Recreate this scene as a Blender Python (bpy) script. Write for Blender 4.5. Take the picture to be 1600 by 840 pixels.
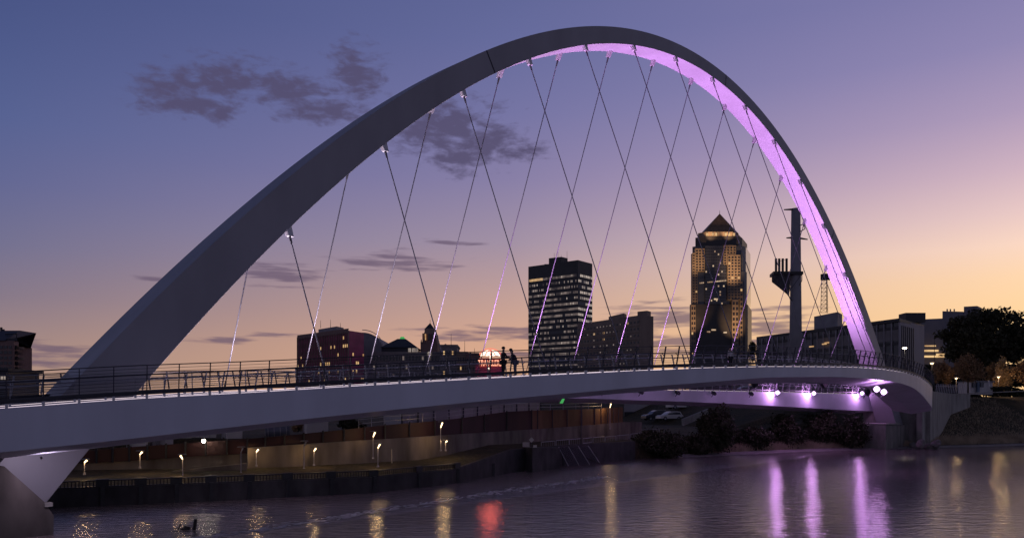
import bpy, bmesh, math, random
import numpy as np
from mathutils import Vector, Matrix
random.seed(7); rng = np.random.default_rng(7)
R = math.radians
SC = bpy.context.scene
COL = SC.collection
for o in list(bpy.data.objects): bpy.data.objects.remove(o)

# ------------------------------------------------------------------ camera, sky, exposure
F = 1244.444          # focal length in pixels of the 1600 px wide photograph (28 mm on 36 mm)
HY = 640.0            # row of the horizon
EYE = 5.2             # eye height over the water
cam = bpy.data.cameras.new("camera"); co = bpy.data.objects.new("camera", cam); COL.objects.link(co)
cam.lens = 28.0; cam.sensor_width = 36.0; cam.clip_end = 9000; cam.clip_start = 0.2
co.location = (0, 0, EYE); co.rotation_euler = (R(90), 0, 0); cam.shift_y = (HY - 420.0) / 1600.0
SC.camera = co
SC.render.engine = 'CYCLES'
SC.cycles.use_denoising = True; SC.cycles.use_adaptive_sampling = False; SC.cycles.sampling_pattern = 'TABULATED_SOBOL'
SC.cycles.max_bounces = 6; SC.cycles.diffuse_bounces = 2; SC.cycles.glossy_bounces = 3; SC.cycles.transparent_max_bounces = 6
SC.cycles.sample_clamp_indirect = 4.0
SC.view_settings.view_transform = 'Standard'; SC.view_settings.look = 'None'
SC.view_settings.exposure = 0.0; SC.view_settings.gamma = 1.0; SC.view_settings.use_curve_mapping = False

def lin(r, g, b):
    f = lambda c: (c/255/12.92) if c/255 <= 0.04045 else ((c/255+0.055)/1.055)**2.4
    return (f(r), f(g), f(b), 1.0)

SUN_AZ, SUN_EL = R(28), R(1.0)       # the sun has just gone, right of the frame
world = bpy.data.worlds.new("World"); SC.world = world; world.use_nodes = True
nt = world.node_tree
for n in list(nt.nodes): nt.nodes.remove(n)
def N(t, **k):
    n = nt.nodes.new(t)
    for a, v in k.items(): setattr(n, a, v)
    return n
def L(a, b): nt.links.new(a, b)
def M(op, a, b=None, c=None, clamp=False):
    n = N('ShaderNodeMath', operation=op, use_clamp=clamp)
    for i, v in enumerate((a, b, c)):
        if v is None: continue
        if isinstance(v, (int, float)): n.inputs[i].default_value = v
        else: L(v, n.inputs[i])
    return n.outputs[0]
tc = N('ShaderNodeTexCoord'); sep = N('ShaderNodeSeparateXYZ'); L(tc.outputs['Generated'], sep.inputs[0])
dx, dy, dz = sep.outputs
AZ = M('ARCTAN2', dx, dy)
EL = M('ARCSINE', M('MINIMUM', M('MAXIMUM', dz, -1.0), 1.0))
def el_of(y, x): # elevation of a row in a column of the photograph
    u = (x-800)/F; return math.atan((HY-y)/F*math.cos(math.atan(u)))
def ramp(x, stops):
    n = N('ShaderNodeValToRGB'); L(M('DIVIDE', M('MAXIMUM', EL, 0.0), 0.62, clamp=True), n.inputs[0])
    e = n.color_ramp.elements
    st = sorted((el_of(y, x)/0.62, c) for y, c in stops)
    while len(e) < len(st): e.new(0.5)
    for i, (p, c) in enumerate(st): e[i].position = max(0, min(1, p)); e[i].color = lin(*c)
    return n.outputs[0]
rl = ramp(0, [(-60, (62, 76, 130)), (60, (70, 84, 138)), (180, (80, 93, 146)), (280, (94, 99, 147)), (380, (113, 110, 144)), (460, (134, 119, 136)), (540, (162, 133, 127)), (640, (182, 144, 116))])
rc = ramp(800, [(-60, (86, 94, 148)), (60, (96, 102, 156)), (180, (113, 112, 163)), (280, (133, 123, 166)), (380, (162, 143, 164)), (460, (192, 155, 148)), (540, (217, 164, 132)), (640, (222, 168, 128))])
rr = ramp(1600, [(-60, (124, 119, 170)), (60, (141, 131, 178)), (170, (172, 151, 186)), (260, (206, 175, 192)), (330, (232, 197, 194)), (380, (250, 212, 190)), (430, (254, 211, 166)), (490, (255, 209, 148)), (640, (255, 205, 135))])
def mix(f, a, b):
    n = N('ShaderNodeMix', data_type='RGBA')
    if isinstance(f, (int, float)): n.inputs[0].default_value = f
    else: L(f, n.inputs[0])
    for v, s in ((a, n.inputs[6]), (b, n.inputs[7])):
        if isinstance(v, tuple): s.default_value = v
        else: L(v, s)
    return n.outputs[2]
half = math.atan(800/F)
f1 = M('DIVIDE', M('ADD', AZ, half), half, clamp=True)
f2 = M('DIVIDE', AZ, half, clamp=True)
skyc = mix(f2, mix(f1, rl, rc), rr)
# sky away from the sunset: dark blue overhead, low band brightened as added fill
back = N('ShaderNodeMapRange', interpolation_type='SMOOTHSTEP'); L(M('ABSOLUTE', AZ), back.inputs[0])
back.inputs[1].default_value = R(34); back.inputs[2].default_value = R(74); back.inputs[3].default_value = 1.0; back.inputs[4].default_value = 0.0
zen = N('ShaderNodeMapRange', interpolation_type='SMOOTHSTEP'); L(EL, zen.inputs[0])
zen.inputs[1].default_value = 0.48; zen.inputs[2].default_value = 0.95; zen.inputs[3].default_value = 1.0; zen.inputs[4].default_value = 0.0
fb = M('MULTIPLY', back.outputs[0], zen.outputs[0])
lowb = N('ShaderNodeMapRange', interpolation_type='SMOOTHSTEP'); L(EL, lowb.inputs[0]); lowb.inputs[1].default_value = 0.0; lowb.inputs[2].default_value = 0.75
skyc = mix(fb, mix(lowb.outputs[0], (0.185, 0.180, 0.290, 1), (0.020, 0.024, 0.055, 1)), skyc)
# clouds: soft banks broken by noise, placed by compass bearing and height above the horizon
comb = N('ShaderNodeCombineXYZ'); L(M('MULTIPLY', AZ, 1.0), comb.inputs[0]); L(M('MULTIPLY', EL, 2.4), comb.inputs[1])
nz = N('ShaderNodeTexNoise'); nz.inputs['Scale'].default_value = 36; nz.inputs['Detail'].default_value = 7; nz.inputs['Roughness'].default_value = 0.6; nz.inputs['Distortion'].default_value = 0.35
L(comb.outputs[0], nz.inputs['Vector'])
nz2 = N('ShaderNodeTexNoise'); nz2.inputs['Scale'].default_value = 75; nz2.inputs['Detail'].default_value = 5; L(comb.outputs[0], nz2.inputs['Vector'])
comb3 = N('ShaderNodeCombineXYZ'); L(M('MULTIPLY', AZ, 0.35), comb3.inputs[0]); L(M('MULTIPLY', EL, 3.2), comb3.inputs[1])
nz3 = N('ShaderNodeTexNoise'); nz3.inputs['Scale'].default_value = 48; nz3.inputs['Detail'].default_value = 6; L(comb3.outputs[0], nz3.inputs['Vector'])
def bank(x, y, rx, ry, tilt=0):
    a0 = math.atan((x-800)/F); e0 = el_of(y, x); ra = rx/F*math.cos(a0)**2; re = ry/F*math.cos(a0)
    u = M('SUBTRACT', AZ, a0); v = M('SUBTRACT', M('SUBTRACT', EL, e0), M('MULTIPLY', u, tilt))
    u = M('DIVIDE', u, ra); v = M('DIVIDE', v, re)
    return M('SUBTRACT', 1.0, M('SQRT', M('ADD', M('MULTIPLY', u, u), M('MULTIPLY', v, v))))
def union(lst):
    r = None
    for b in lst:
        r = b if r is None else M('MAXIMUM', r, b)
    return M('MAXIMUM', r, -3.0)
high = union([bank(352, 126, 66, 28, 0.12), bank(272, 138, 58, 26, 0.1), bank(300, 164, 78, 15, 0.1), bank(450, 140, 60, 24), bank(556, 116, 38, 36), bank(505, 172, 66, 18), bank(690, 200, 85, 38), bank(752, 222, 60, 28), bank(815, 237, 36, 12), bank(712, 246, 42, 22), bank(345, 178, 26, 14)])
low = union([bank(615, 409, 95, 13), bank(430, 426, 85, 17), bank(800, 521, 165, 12), bank(720, 524, 60, 6), bank(75, 549, 75, 17), bank(70, 566, 80, 8), bank(1050, 498, 95, 24), bank(1060, 532, 100, 26), bank(1205, 506, 80, 26), bank(1220, 540, 80, 22), bank(815, 553, 85, 9), bank(345, 531, 45, 7), bank(440, 522, 55, 5), bank(690, 380, 45, 5), bank(250, 436, 45, 5)])
def cover(b, n, k, lo, hi):
    m = N('ShaderNodeMapRange', interpolation_type='SMOOTHSTEP')
    L(M('ADD', b, M('MULTIPLY', M('SUBTRACT', n, 0.5), k)), m.inputs[0]); m.inputs[1].default_value = lo; m.inputs[2].default_value = hi
    return m.outputs[0]
nh = M('ADD', M('MULTIPLY', nz.outputs[0], 0.75), M('MULTIPLY', nz2.outputs[0], 0.25))
ch = M('MULTIPLY', cover(high, nh, 4.2, -0.42, 0.80), 0.86)
cl = M('MULTIPLY', cover(low, nz3.outputs[0], 4.0, -0.15, 0.95), 0.75)
skyc = mix(ch, skyc, lin(79, 71, 104))
skyc = mix(cl, skyc, lin(100, 82, 108))
# a Nishita sky at dusk adds its own faint light
nish = N('ShaderNodeTexSky', sky_type='NISHITA', sun_disc=False, sun_elevation=SUN_EL, sun_rotation=SUN_AZ)
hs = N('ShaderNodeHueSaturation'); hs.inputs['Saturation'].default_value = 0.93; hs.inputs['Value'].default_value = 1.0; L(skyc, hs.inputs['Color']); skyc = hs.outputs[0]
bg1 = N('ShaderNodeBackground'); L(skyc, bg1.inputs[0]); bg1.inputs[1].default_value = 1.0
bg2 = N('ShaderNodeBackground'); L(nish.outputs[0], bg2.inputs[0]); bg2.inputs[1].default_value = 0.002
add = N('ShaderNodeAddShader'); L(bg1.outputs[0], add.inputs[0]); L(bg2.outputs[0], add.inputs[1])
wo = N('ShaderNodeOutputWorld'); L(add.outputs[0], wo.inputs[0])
world.cycles.sampling_method = 'NONE'
sun = bpy.data.lights.new("sun", 'SUN'); sun.energy = 0.10; sun.angle = R(12); sun.color = (1.0, 0.62, 0.36)
so = bpy.data.objects.new("sun", sun); COL.objects.link(so)
so.rotation_euler = (R(90)-SUN_EL, 0, math.pi - SUN_AZ)

# ------------------------------------------------------------------ helpers
def at(px, py, Y): return Vector(((px-800)/F*Y, Y, EYE+(HY-py)/F*Y))
def gx(px, Y): return (px-800)/F*Y
def zz(py, Y): return EYE+(HY-py)/F*Y

class MB:
    def __init__(s): s.v = []; s.f = []; s.m = []
    def quad(s, a, b, c, d, m=0):
        i = len(s.v); s.v += [tuple(a), tuple(b), tuple(c), tuple(d)]; s.f.append((i, i+1, i+2, i+3)); s.m.append(m)
    def poly(s, pts, m=0):
        i = len(s.v); s.v += [tuple(p) for p in pts]; s.f.append(tuple(range(i, i+len(pts)))); s.m.append(m)
    def box(s, c, sz, X=(1, 0, 0), Z=(0, 0, 1), m=0, taper=1.0):
        c = Vector(c); X = Vector(X).normalized(); Z = Vector(Z); Z = (Z-X*Z.dot(X)).normalized(); Y = Z.cross(X)
        i = len(s.v)
        for sz_ in (-1, 1):
            t = taper if sz_ > 0 else 1.0
            for sx, sy in ((-1, -1), (1, -1), (1, 1), (-1, 1)):
                s.v.append(tuple(c+X*sx*sz[0]/2*t+Y*sy*sz[1]/2*t+Z*sz_*sz[2]/2))
        for q in ((3, 2, 1, 0), (4, 5, 6, 7), (0, 1, 5, 4), (1, 2, 6, 5), (2, 3, 7, 6), (3, 0, 4, 7)):
            s.f.append(tuple(i+k for k in q)); s.m.append(m)
        return s
    def tube(s, p0, p1, r0, r1=None, n=8, cap=True, m=0):
        p0 = Vector(p0); p1 = Vector(p1); r1 = r0 if r1 is None else r1
        d = (p1-p0).normalized(); a = d.orthogonal().normalized(); b = d.cross(a); i = len(s.v)
        for p, r in ((p0, r0), (p1, r1)):
            for k in range(n):
                t = 2*math.pi*k/n; s.v.append(tuple(p+(a*math.cos(t)+b*math.sin(t))*r))
        for k in range(n): s.f.append((i+k, i+(k+1) % n, i+n+(k+1) % n, i+n+k)); s.m.append(m)
        if cap:
            s.f.append(tuple(i+k for k in reversed(range(n)))); s.m.append(m)
            s.f.append(tuple(i+n+k for k in range(n))); s.m.append(m)
        return s
    def path(s, pts, r, n=6, m=0):
        for a, b in zip(pts[:-1], pts[1:]): s.tube(a, b, r, n=n, m=m)
        return s
    def sweep(s, secs, closed=True, caps=True, m=0):
        n = len(secs[0]); i = len(s.v)
        for q in secs: s.v += [tuple(p) for p in q]
        for j in range(len(secs)-1):
            for k in range(n if closed else n-1):
                a = i+j*n+k; b = i+j*n+(k+1) % n; s.f.append((a, b, b+n, a+n)); s.m.append(m)
        if caps and closed:
            s.f.append(tuple(i+k for k in reversed(range(n)))); s.m.append(m)
            s.f.append(tuple(i+(len(secs)-1)*n+k for k in range(n))); s.m.append(m)
        return s
    def prism(s, poly, z0, z1, m=0):
        a = 0.0
        for (x0, y0), (x1, y1) in zip(poly, poly[1:]+poly[:1]): a += x0*y1-x1*y0
        if a < 0: poly = poly[::-1]
        return s.sweep([[(x, y, z0) for x, y in poly], [(x, y, z1) for x, y in poly]], m=m)
    def build(s, name, mat=None, parent=None, smooth=False, label=None, cat=None, group=None, kind=None):
        me = bpy.data.meshes.new(name); me.from_pydata(s.v, [], s.f); me.update()
        for mm in (mat if isinstance(mat, (list, tuple)) else [mat]):
            if mm: me.materials.append(mm)
        if any(s.m): me.polygons.foreach_set('material_index', s.m)
        bm = bmesh.new(); bm.from_mesh(me); bmesh.ops.recalc_face_normals(bm, faces=bm.faces); bm.to_mesh(me); bm.free()
        if smooth: me.polygons.foreach_set('use_smooth', [True]*len(me.polygons))
        o = bpy.data.objects.new(name, me); COL.objects.link(o)
        if parent is not None:
            o.parent = parent; o.matrix_parent_inverse = W2L(parent)
        return tag(o, label, cat, group, kind)
def W2L(p):
    m = Matrix.Identity(4); q = p; chain = []
    while q is not None: chain.append(q); q = q.parent
    for q in reversed(chain): m = m @ q.matrix_parent_inverse @ q.matrix_basis if q.parent else m @ q.matrix_basis
    return m.inverted()
def tag(o, label=None, cat=None, group=None, kind=None):
    if label: o['label'] = label
    if cat: o['category'] = cat
    if group: o['group'] = group
    if kind: o['kind'] = kind
    return o
def empty(name, loc, label, cat, group=None):
    o = bpy.data.objects.new(name, None); COL.objects.link(o); o.location = loc; o.empty_display_size = 0.5
    return tag(o, label, cat, group)
def link_copy(src, name, parent, mat):
    o = bpy.data.objects.new(name, src.data); COL.objects.link(o); o.parent = parent; o.matrix_parent_inverse = W2L(parent); o.matrix_basis = mat
    return o
def lamp(name, kind, loc, energy, color, radius=0.1, parent=None, target=None, angle=None, blend=0.5):
    l = bpy.data.lights.new(name, kind); l.energy = energy; l.color = color; l.shadow_soft_size = radius
    o = bpy.data.objects.new(name, l); COL.objects.link(o); o.location = loc
    if kind == 'SPOT': l.spot_size = angle; l.spot_blend = blend
    if target is not None: o.rotation_euler = (Vector(target)-Vector(loc)).to_track_quat('-Z', 'Y').to_euler()
    if parent is not None: o.parent = parent; o.matrix_parent_inverse = W2L(parent)
    return o

# ------------------------------------------------------------------ materials
def mat(name, col, rough=0.6, var=0.15, scale=3.0, metal=0.0, bump=0.0, streak=0.0, detail=5, emit=None, es=0.0, spec=0.5, col2=None):
    m = bpy.data.materials.new(name); m.use_nodes = True; t = m.node_tree; b = t.nodes['Principled BSDF']
    b.inputs['Roughness'].default_value = rough; b.inputs['Metallic'].default_value = metal
    b.inputs['Specular IOR Level'].default_value = spec
    g = t.nodes.new('ShaderNodeTexCoord'); no = t.nodes.new('ShaderNodeTexNoise'); no.inputs['Scale'].default_value = scale; no.inputs['Detail'].default_value = detail
    mp = t.nodes.new('ShaderNodeMapping'); t.links.new(g.outputs['Object'], mp.inputs[0]); t.links.new(mp.outputs[0], no.inputs['Vector'])
    if streak: mp.inputs['Scale'].default_value = (1, 1, streak)
    r = t.nodes.new('ShaderNodeValToRGB'); t.links.new(no.outputs[0], r.inputs[0])
    c2 = col2 or tuple(min(1, c*(1+var)) for c in col)
    r.color_ramp.elements[0].position = 0.3; r.color_ramp.elements[1].position = 0.7
    r.color_ramp.elements[0].color = tuple(c*(1-var) for c in col)+(1,) if not col2 else tuple(col)+(1,)
    r.color_ramp.elements[1].color = tuple(c2)+(1,)
    t.links.new(r.outputs[0], b.inputs['Base Color'])
    if bump:
        bp = t.nodes.new('ShaderNodeBump'); bp.inputs['Strength'].default_value = bump; bp.inputs['Distance'].default_value = 0.05
        t.links.new(no.outputs[0], bp.inputs['Height']); t.links.new(bp.outputs[0], b.inputs['Normal'])
    if emit: b.inputs['Emission Color'].default_value = tuple(emit)+(1,); b.inputs['Emission Strength'].default_value = es
    return m
def glow(name, col, st):
    m = bpy.data.materials.new(name); m.use_nodes = True; b = m.node_tree.nodes['Principled BSDF']
    b.inputs['Base Color'].default_value = (0.02, 0.02, 0.02, 1); b.inputs['Emission Color'].default_value = tuple(col)+(1,); b.inputs['Emission Strength'].default_value = st
    return m
def quiet(m):
    m.cycles.emission_sampling = 'NONE'; return m
def lit_window(name, c1, c2, st):
    # warm room light that changes from window to window
    m = bpy.data.materials.new(name); m.use_nodes = True; t = m.node_tree; b = t.nodes['Principled BSDF']
    g = t.nodes.new('ShaderNodeTexCoord'); no = t.nodes.new('ShaderNodeTexNoise'); no.inputs['Scale'].default_value = 0.21; no.inputs['Detail'].default_value = 4
    t.links.new(g.outputs['Object'], no.inputs['Vector'])
    r = t.nodes.new('ShaderNodeValToRGB'); t.links.new(no.outputs[0], r.inputs[0]); r.color_ramp.elements[0].position = 0.35; r.color_ramp.elements[1].position = 0.68
    r.color_ramp.elements[0].color = tuple(c1)+(1,); r.color_ramp.elements[1].color = tuple(c2)+(1,)
    t.links.new(r.outputs[0], b.inputs['Emission Color']); b.inputs['Emission Strength'].default_value = st
    b.inputs['Base Color'].default_value = (0.02, 0.02, 0.025, 1); b.inputs['Roughness'].default_value = 0.15
    return m
MT = {}
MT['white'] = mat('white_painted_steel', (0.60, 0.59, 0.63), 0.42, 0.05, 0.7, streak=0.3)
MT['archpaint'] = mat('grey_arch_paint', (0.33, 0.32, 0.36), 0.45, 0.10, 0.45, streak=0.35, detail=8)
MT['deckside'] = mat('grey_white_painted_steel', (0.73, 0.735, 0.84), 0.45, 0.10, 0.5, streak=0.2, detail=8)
MT['rail'] = mat('dark_railing_steel', (0.05, 0.05, 0.065), 0.5, 0.2, 4)
MT['railpale'] = mat('galvanised_railing_steel', (0.34, 0.33, 0.37), 0.4, 0.15, 4, metal=0.3)
MT['cable'] = mat('cable_steel', (0.30, 0.29, 0.34), 0.45, 0.15, 6, metal=0.2)
MT['anchor'] = mat('anchor_steel', (0.7, 0.68, 0.72), 0.4, 0.1, 6)
MT['socket'] = mat('cable_socket_steel', (0.12, 0.12, 0.14), 0.4, 0.1, 6, metal=0.5)
MT['concrete'] = mat('concrete', (0.24, 0.225, 0.21), 0.85, 0.35, 1.3, bump=0.3, streak=0.35, detail=8)
MT['bankconcrete'] = mat('brown_grey_concrete', (0.175, 0.150, 0.132), 0.88, 0.45, 0.9, bump=0.3, streak=0.3, detail=9)
MT['paleconcrete'] = mat('pale_concrete', (0.34, 0.32, 0.30), 0.85, 0.3, 1.0, bump=0.25, streak=0.3, detail=8)
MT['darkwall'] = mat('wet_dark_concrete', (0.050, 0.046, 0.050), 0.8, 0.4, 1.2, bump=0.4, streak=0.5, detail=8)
MT['redpanel'] = mat('dark_red_panel', (0.042, 0.012, 0.012), 0.65, 0.25, 0.8, streak=0.3)
MT['brownpanel'] = mat('rust_brown_panel', (0.15, 0.078, 0.042), 0.7, 0.25, 0.9, streak=0.3)
MT['black'] = mat('black_metal', (0.022, 0.022, 0.026), 0.5, 0.2, 4)
MT['glass'] = mat('dark_window_glass', (0.02, 0.021, 0.03), 0.12, 0.2, 0.3)
MT['bluegreyglass'] = mat('blue_grey_glass', (0.045, 0.05, 0.07), 0.15, 0.2, 0.2)
MT['darksteelclad'] = mat('dark_steel_cladding', (0.035, 0.032, 0.036), 0.5, 0.2, 0.2)
MT['tan'] = mat('tan_precast', (0.27, 0.205, 0.17), 0.8, 0.15, 0.25, streak=0.4)
MT['granite'] = mat('warm_granite', (0.26, 0.195, 0.145), 0.7, 0.15, 0.3)
MT['copper'] = mat('brown_copper_roof', (0.26, 0.17, 0.11), 0.45, 0.25, 0.4, metal=0.3)
MT['maroon'] = mat('maroon_facade_panel', (0.42, 0.06, 0.17), 0.55, 0.2, 0.3)
MT['greyroof'] = mat('grey_roof', (0.25, 0.25, 0.28), 0.7, 0.2, 0.3)
MT['brick'] = mat('red_brown_brick', (0.24, 0.15, 0.14), 0.85, 0.2, 1.5)
MT['stone'] = mat('grey_limestone', (0.24, 0.215, 0.22), 0.8, 0.2, 0.4)
MT['slate'] = mat('dark_slate_roof', (0.035, 0.036, 0.05), 0.6, 0.2, 0.5)
MT['paleclad'] = mat('pale_cladding', (0.36, 0.33, 0.36), 0.7, 0.12, 0.3, streak=0.3)
MT['lit'] = lit_window('lit_office_window', (0.30, 0.17, 0.10), (1.0, 0.72, 0.46), 0.75)
MT['litcool'] = lit_window('lit_neutral_window', (0.10, 0.08, 0.08), (0.95, 0.78, 0.66), 0.62)
MT['dimlit'] = lit_window('dim_lit_window', (0.03, 0.022, 0.022), (0.34, 0.26, 0.23), 0.8)
MT['litwarm'] = lit_window('lit_warm_window', (0.45, 0.24, 0.10), (1.0, 0.66, 0.30), 0.9)
MT['led'] = glow('edge_light', (1.0, 0.82, 0.92), 1.1)
MT['purple'] = glow('purple_lens', (0.88, 0.62, 1.0), 4.0)
MT['warmlens'] = glow('warm_lamp_lens', (1.0, 0.72, 0.38), 4.0)
MT['whitelens'] = glow('bright_lamp_lens', (1.0, 0.86, 0.66), 25.0)
MT['rednéon'.replace('é', 'e')] = glow('red_neon', (1.0, 0.10, 0.06), 1.6)
MT['whiteneon'] = glow('white_neon', (1.0, 0.78, 0.62), 2.2)
MT['greenlight'] = glow('green_light', (0.15, 1.0, 0.25), 0.35)
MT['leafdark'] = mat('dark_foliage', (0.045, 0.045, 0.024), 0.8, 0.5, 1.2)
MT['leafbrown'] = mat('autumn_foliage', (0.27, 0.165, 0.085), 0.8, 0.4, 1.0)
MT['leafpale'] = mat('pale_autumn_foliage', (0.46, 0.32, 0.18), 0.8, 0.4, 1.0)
MT['bark'] = mat('bark', (0.05, 0.04, 0.033), 0.9, 0.3, 3)
MT['skin'] = mat('skin', (0.35, 0.22, 0.17), 0.6, 0.05, 5)
MT['darkcloth'] = mat('dark_cloth', (0.018, 0.016, 0.02), 0.9, 0.2, 8)
MT['denim'] = mat('lilac_grey_denim', (0.16, 0.15, 0.20), 0.9, 0.2, 8)
MT['palecloth'] = mat('pale_grey_cloth', (0.62, 0.56, 0.56), 0.9, 0.1, 8)
MT['hair'] = mat('dark_hair', (0.012, 0.01, 0.01), 0.7, 0.2, 8)
MT['wood'] = mat('wet_driftwood', (0.035, 0.028, 0.024), 0.7, 0.3, 6, bump=0.4)
MT['rock'] = mat('rip_rap_rock', (0.20, 0.185, 0.18), 0.9, 0.35, 2.0, bump=0.4)
MT['carwhite'] = mat('white_car_paint', (0.62, 0.60, 0.60), 0.25, 0.03, 1)
MT['carsilver'] = mat('silver_blue_car_paint', (0.30, 0.33, 0.40), 0.25, 0.03, 1, metal=0.3)
MT['cardark'] = mat('dark_car_paint', (0.04, 0.042, 0.055), 0.25, 0.03, 1)
MT['tyre'] = mat('tyre_rubber', (0.015, 0.015, 0.015), 0.9, 0.1, 5)
MT['tail'] = glow('tail_lamp', (1.0, 0.1, 0.05), 0.25)
MT['headl'] = mat('headlamp_glass', (0.6, 0.6, 0.62), 0.1, 0.02, 2)
MT['trailer'] = mat('white_trailer_sheet', (0.55, 0.52, 0.52), 0.5, 0.1, 1, streak=0.3)
MT['tankblue'] = mat('blue_grey_tank', (0.13, 0.14, 0.19), 0.5, 0.15, 1)
MT['grassblade'] = mat('dry_bank_grass', (0.40, 0.31, 0.22), 0.9, 0.4, 0.6)
MT['foam'] = mat('river_foam', (0.8, 0.78, 0.82), 0.9, 0.1, 3)
MT['silt'] = mat('silt_shore', (0.25, 0.22, 0.215), 0.8, 0.25, 1.2, bump=0.3)
MT['asphalt'] = mat('asphalt', (0.05, 0.048, 0.05), 0.9, 0.2, 2)

for m_ in MT.values(): quiet(m_)
# ground material: grass, soil and dry patches
def ground_mat():
    m = bpy.data.materials.new('grass_and_soil'); m.use_nodes = True; t = m.node_tree; b = t.nodes['Principled BSDF']; b.inputs['Roughness'].default_value = 0.95
    g = t.nodes.new('ShaderNodeTexCoord')
    n1 = t.nodes.new('ShaderNodeTexNoise'); n1.inputs['Scale'].default_value = 0.25; n1.inputs['Detail'].default_value = 8
    n2 = t.nodes.new('ShaderNodeTexNoise'); n2.inputs['Scale'].default_value = 3.0; n2.inputs['Detail'].default_value = 6
    for n in (n1, n2): t.links.new(g.outputs['Object'], n.inputs['Vector'])
    r = t.nodes.new('ShaderNodeValToRGB'); t.links.new(n1.outputs[0], r.inputs[0])
    e = r.color_ramp.elements; e[0].position = 0.35; e[1].position = 0.65
    e[0].color = (0.032, 0.033, 0.018, 1); e[1].color = (0.075, 0.058, 0.032, 1)
    r2 = t.nodes.new('ShaderNodeValToRGB'); t.links.new(n2.outputs[0], r2.inputs[0]); r2.color_ramp.elements[0].position = 0.3; r2.color_ramp.elements[1].position = 0.75
    r2.color_ramp.elements[0].color = (0.5, 0.5, 0.5, 1); r2.color_ramp.elements[1].color = (1.5, 1.4, 1.2, 1)
    mx = t.nodes.new('ShaderNodeMix'); mx.data_type = 'RGBA'; mx.blend_type = 'MULTIPLY'; mx.inputs[0].default_value = 1.0
    t.links.new(r.outputs[0], mx.inputs[6]); t.links.new(r2.outputs[0], mx.inputs[7]); t.links.new(mx.outputs[2], b.inputs['Base Color'])
    bp = t.nodes.new('ShaderNodeBump'); bp.inputs['Strength'].default_value = 0.8; bp.inputs['Distance'].default_value = 0.25
    t.links.new(n2.outputs[0], bp.inputs['Height']); t.links.new(bp.outputs[0], b.inputs['Normal'])
    return m
def water_mat():
    m = bpy.data.materials.new('river_water'); m.use_nodes = True; t = m.node_tree; b = t.nodes['Principled BSDF']
    b.inputs['Base Color'].default_value = (0.27, 0.215, 0.215, 1); b.inputs['Roughness'].default_value = 0.085; b.inputs['IOR'].default_value = 1.45
    g = t.nodes.new('ShaderNodeTexCoord')
    def noise(sc, det, mapsc, rot=0.0):
        mp = t.nodes.new('ShaderNodeMapping'); mp.inputs['Scale'].default_value = mapsc; mp.inputs['Rotation'].default_value = (0, 0, rot)
        n = t.nodes.new('ShaderNodeTexNoise'); n.inputs['Scale'].default_value = sc; n.inputs['Detail'].default_value = det
        t.links.new(g.outputs['Object'], mp.inputs[0]); t.links.new(mp.outputs[0], n.inputs['Vector']); return n.outputs[0]
    def ma(op, a, bb, c=None):
        n = t.nodes.new('ShaderNodeMath'); n.operation = op
        for i, v in enumerate((a, bb, c)):
            if v is None: continue
            if isinstance(v, (int, float)): n.inputs[i].default_value = v
            else: t.links.new(v, n.inputs[i])
        return n.outputs[0]
    a = noise(6.5, 3, (0.38, 1, 1), 0.12); c = noise(2.2, 2, (0.4, 1, 1), -0.1); pat = noise(0.06, 3, (0.6, 1, 1), 0.4)
    sp = t.nodes.new('ShaderNodeSeparateXYZ'); t.links.new(g.outputs['Object'], sp.inputs[0])
    # the water that has run over the weir (left of the line of foam) is choppier
    side = ma('SUBTRACT', ma('MULTIPLY', ma('SUBTRACT', sp.outputs[1], 32.5), 0.80), ma('MULTIPLY', ma('ADD', sp.outputs[0], 12.0), 1.0))
    mr = t.nodes.new('ShaderNodeMapRange'); t.links.new(side, mr.inputs[0]); mr.inputs[1].default_value = -0.4; mr.inputs[2].default_value = 0.8
    mr.inputs[3].default_value = 0.0; mr.inputs[4].default_value = 1.0
    h = ma('ADD', ma('MULTIPLY', a, 0.55), ma('MULTIPLY', c, 0.9))
    amp = ma('MULTIPLY', ma('ADD', 0.55, ma('MULTIPLY', pat, 0.9)), ma('ADD', 1.0, ma('MULTIPLY', mr.outputs[0], 1.3)))
    bp = t.nodes.new('ShaderNodeBump'); bp.inputs['Strength'].default_value = 1.0; bp.inputs['Distance'].default_value = 0.046
    t.links.new(ma('MULTIPLY', h, amp), bp.inputs['Height']); t.links.new(bp.outputs[0], b.inputs['Normal'])
    return m

# ------------------------------------------------------------------ the setting: water and ground
w = MB(); w.quad((-700, -300, 0), (900, -300, 0), (900, 600, 0), (-700, 600, 0)); w.build('water', water_mat(), kind='structure')

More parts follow.
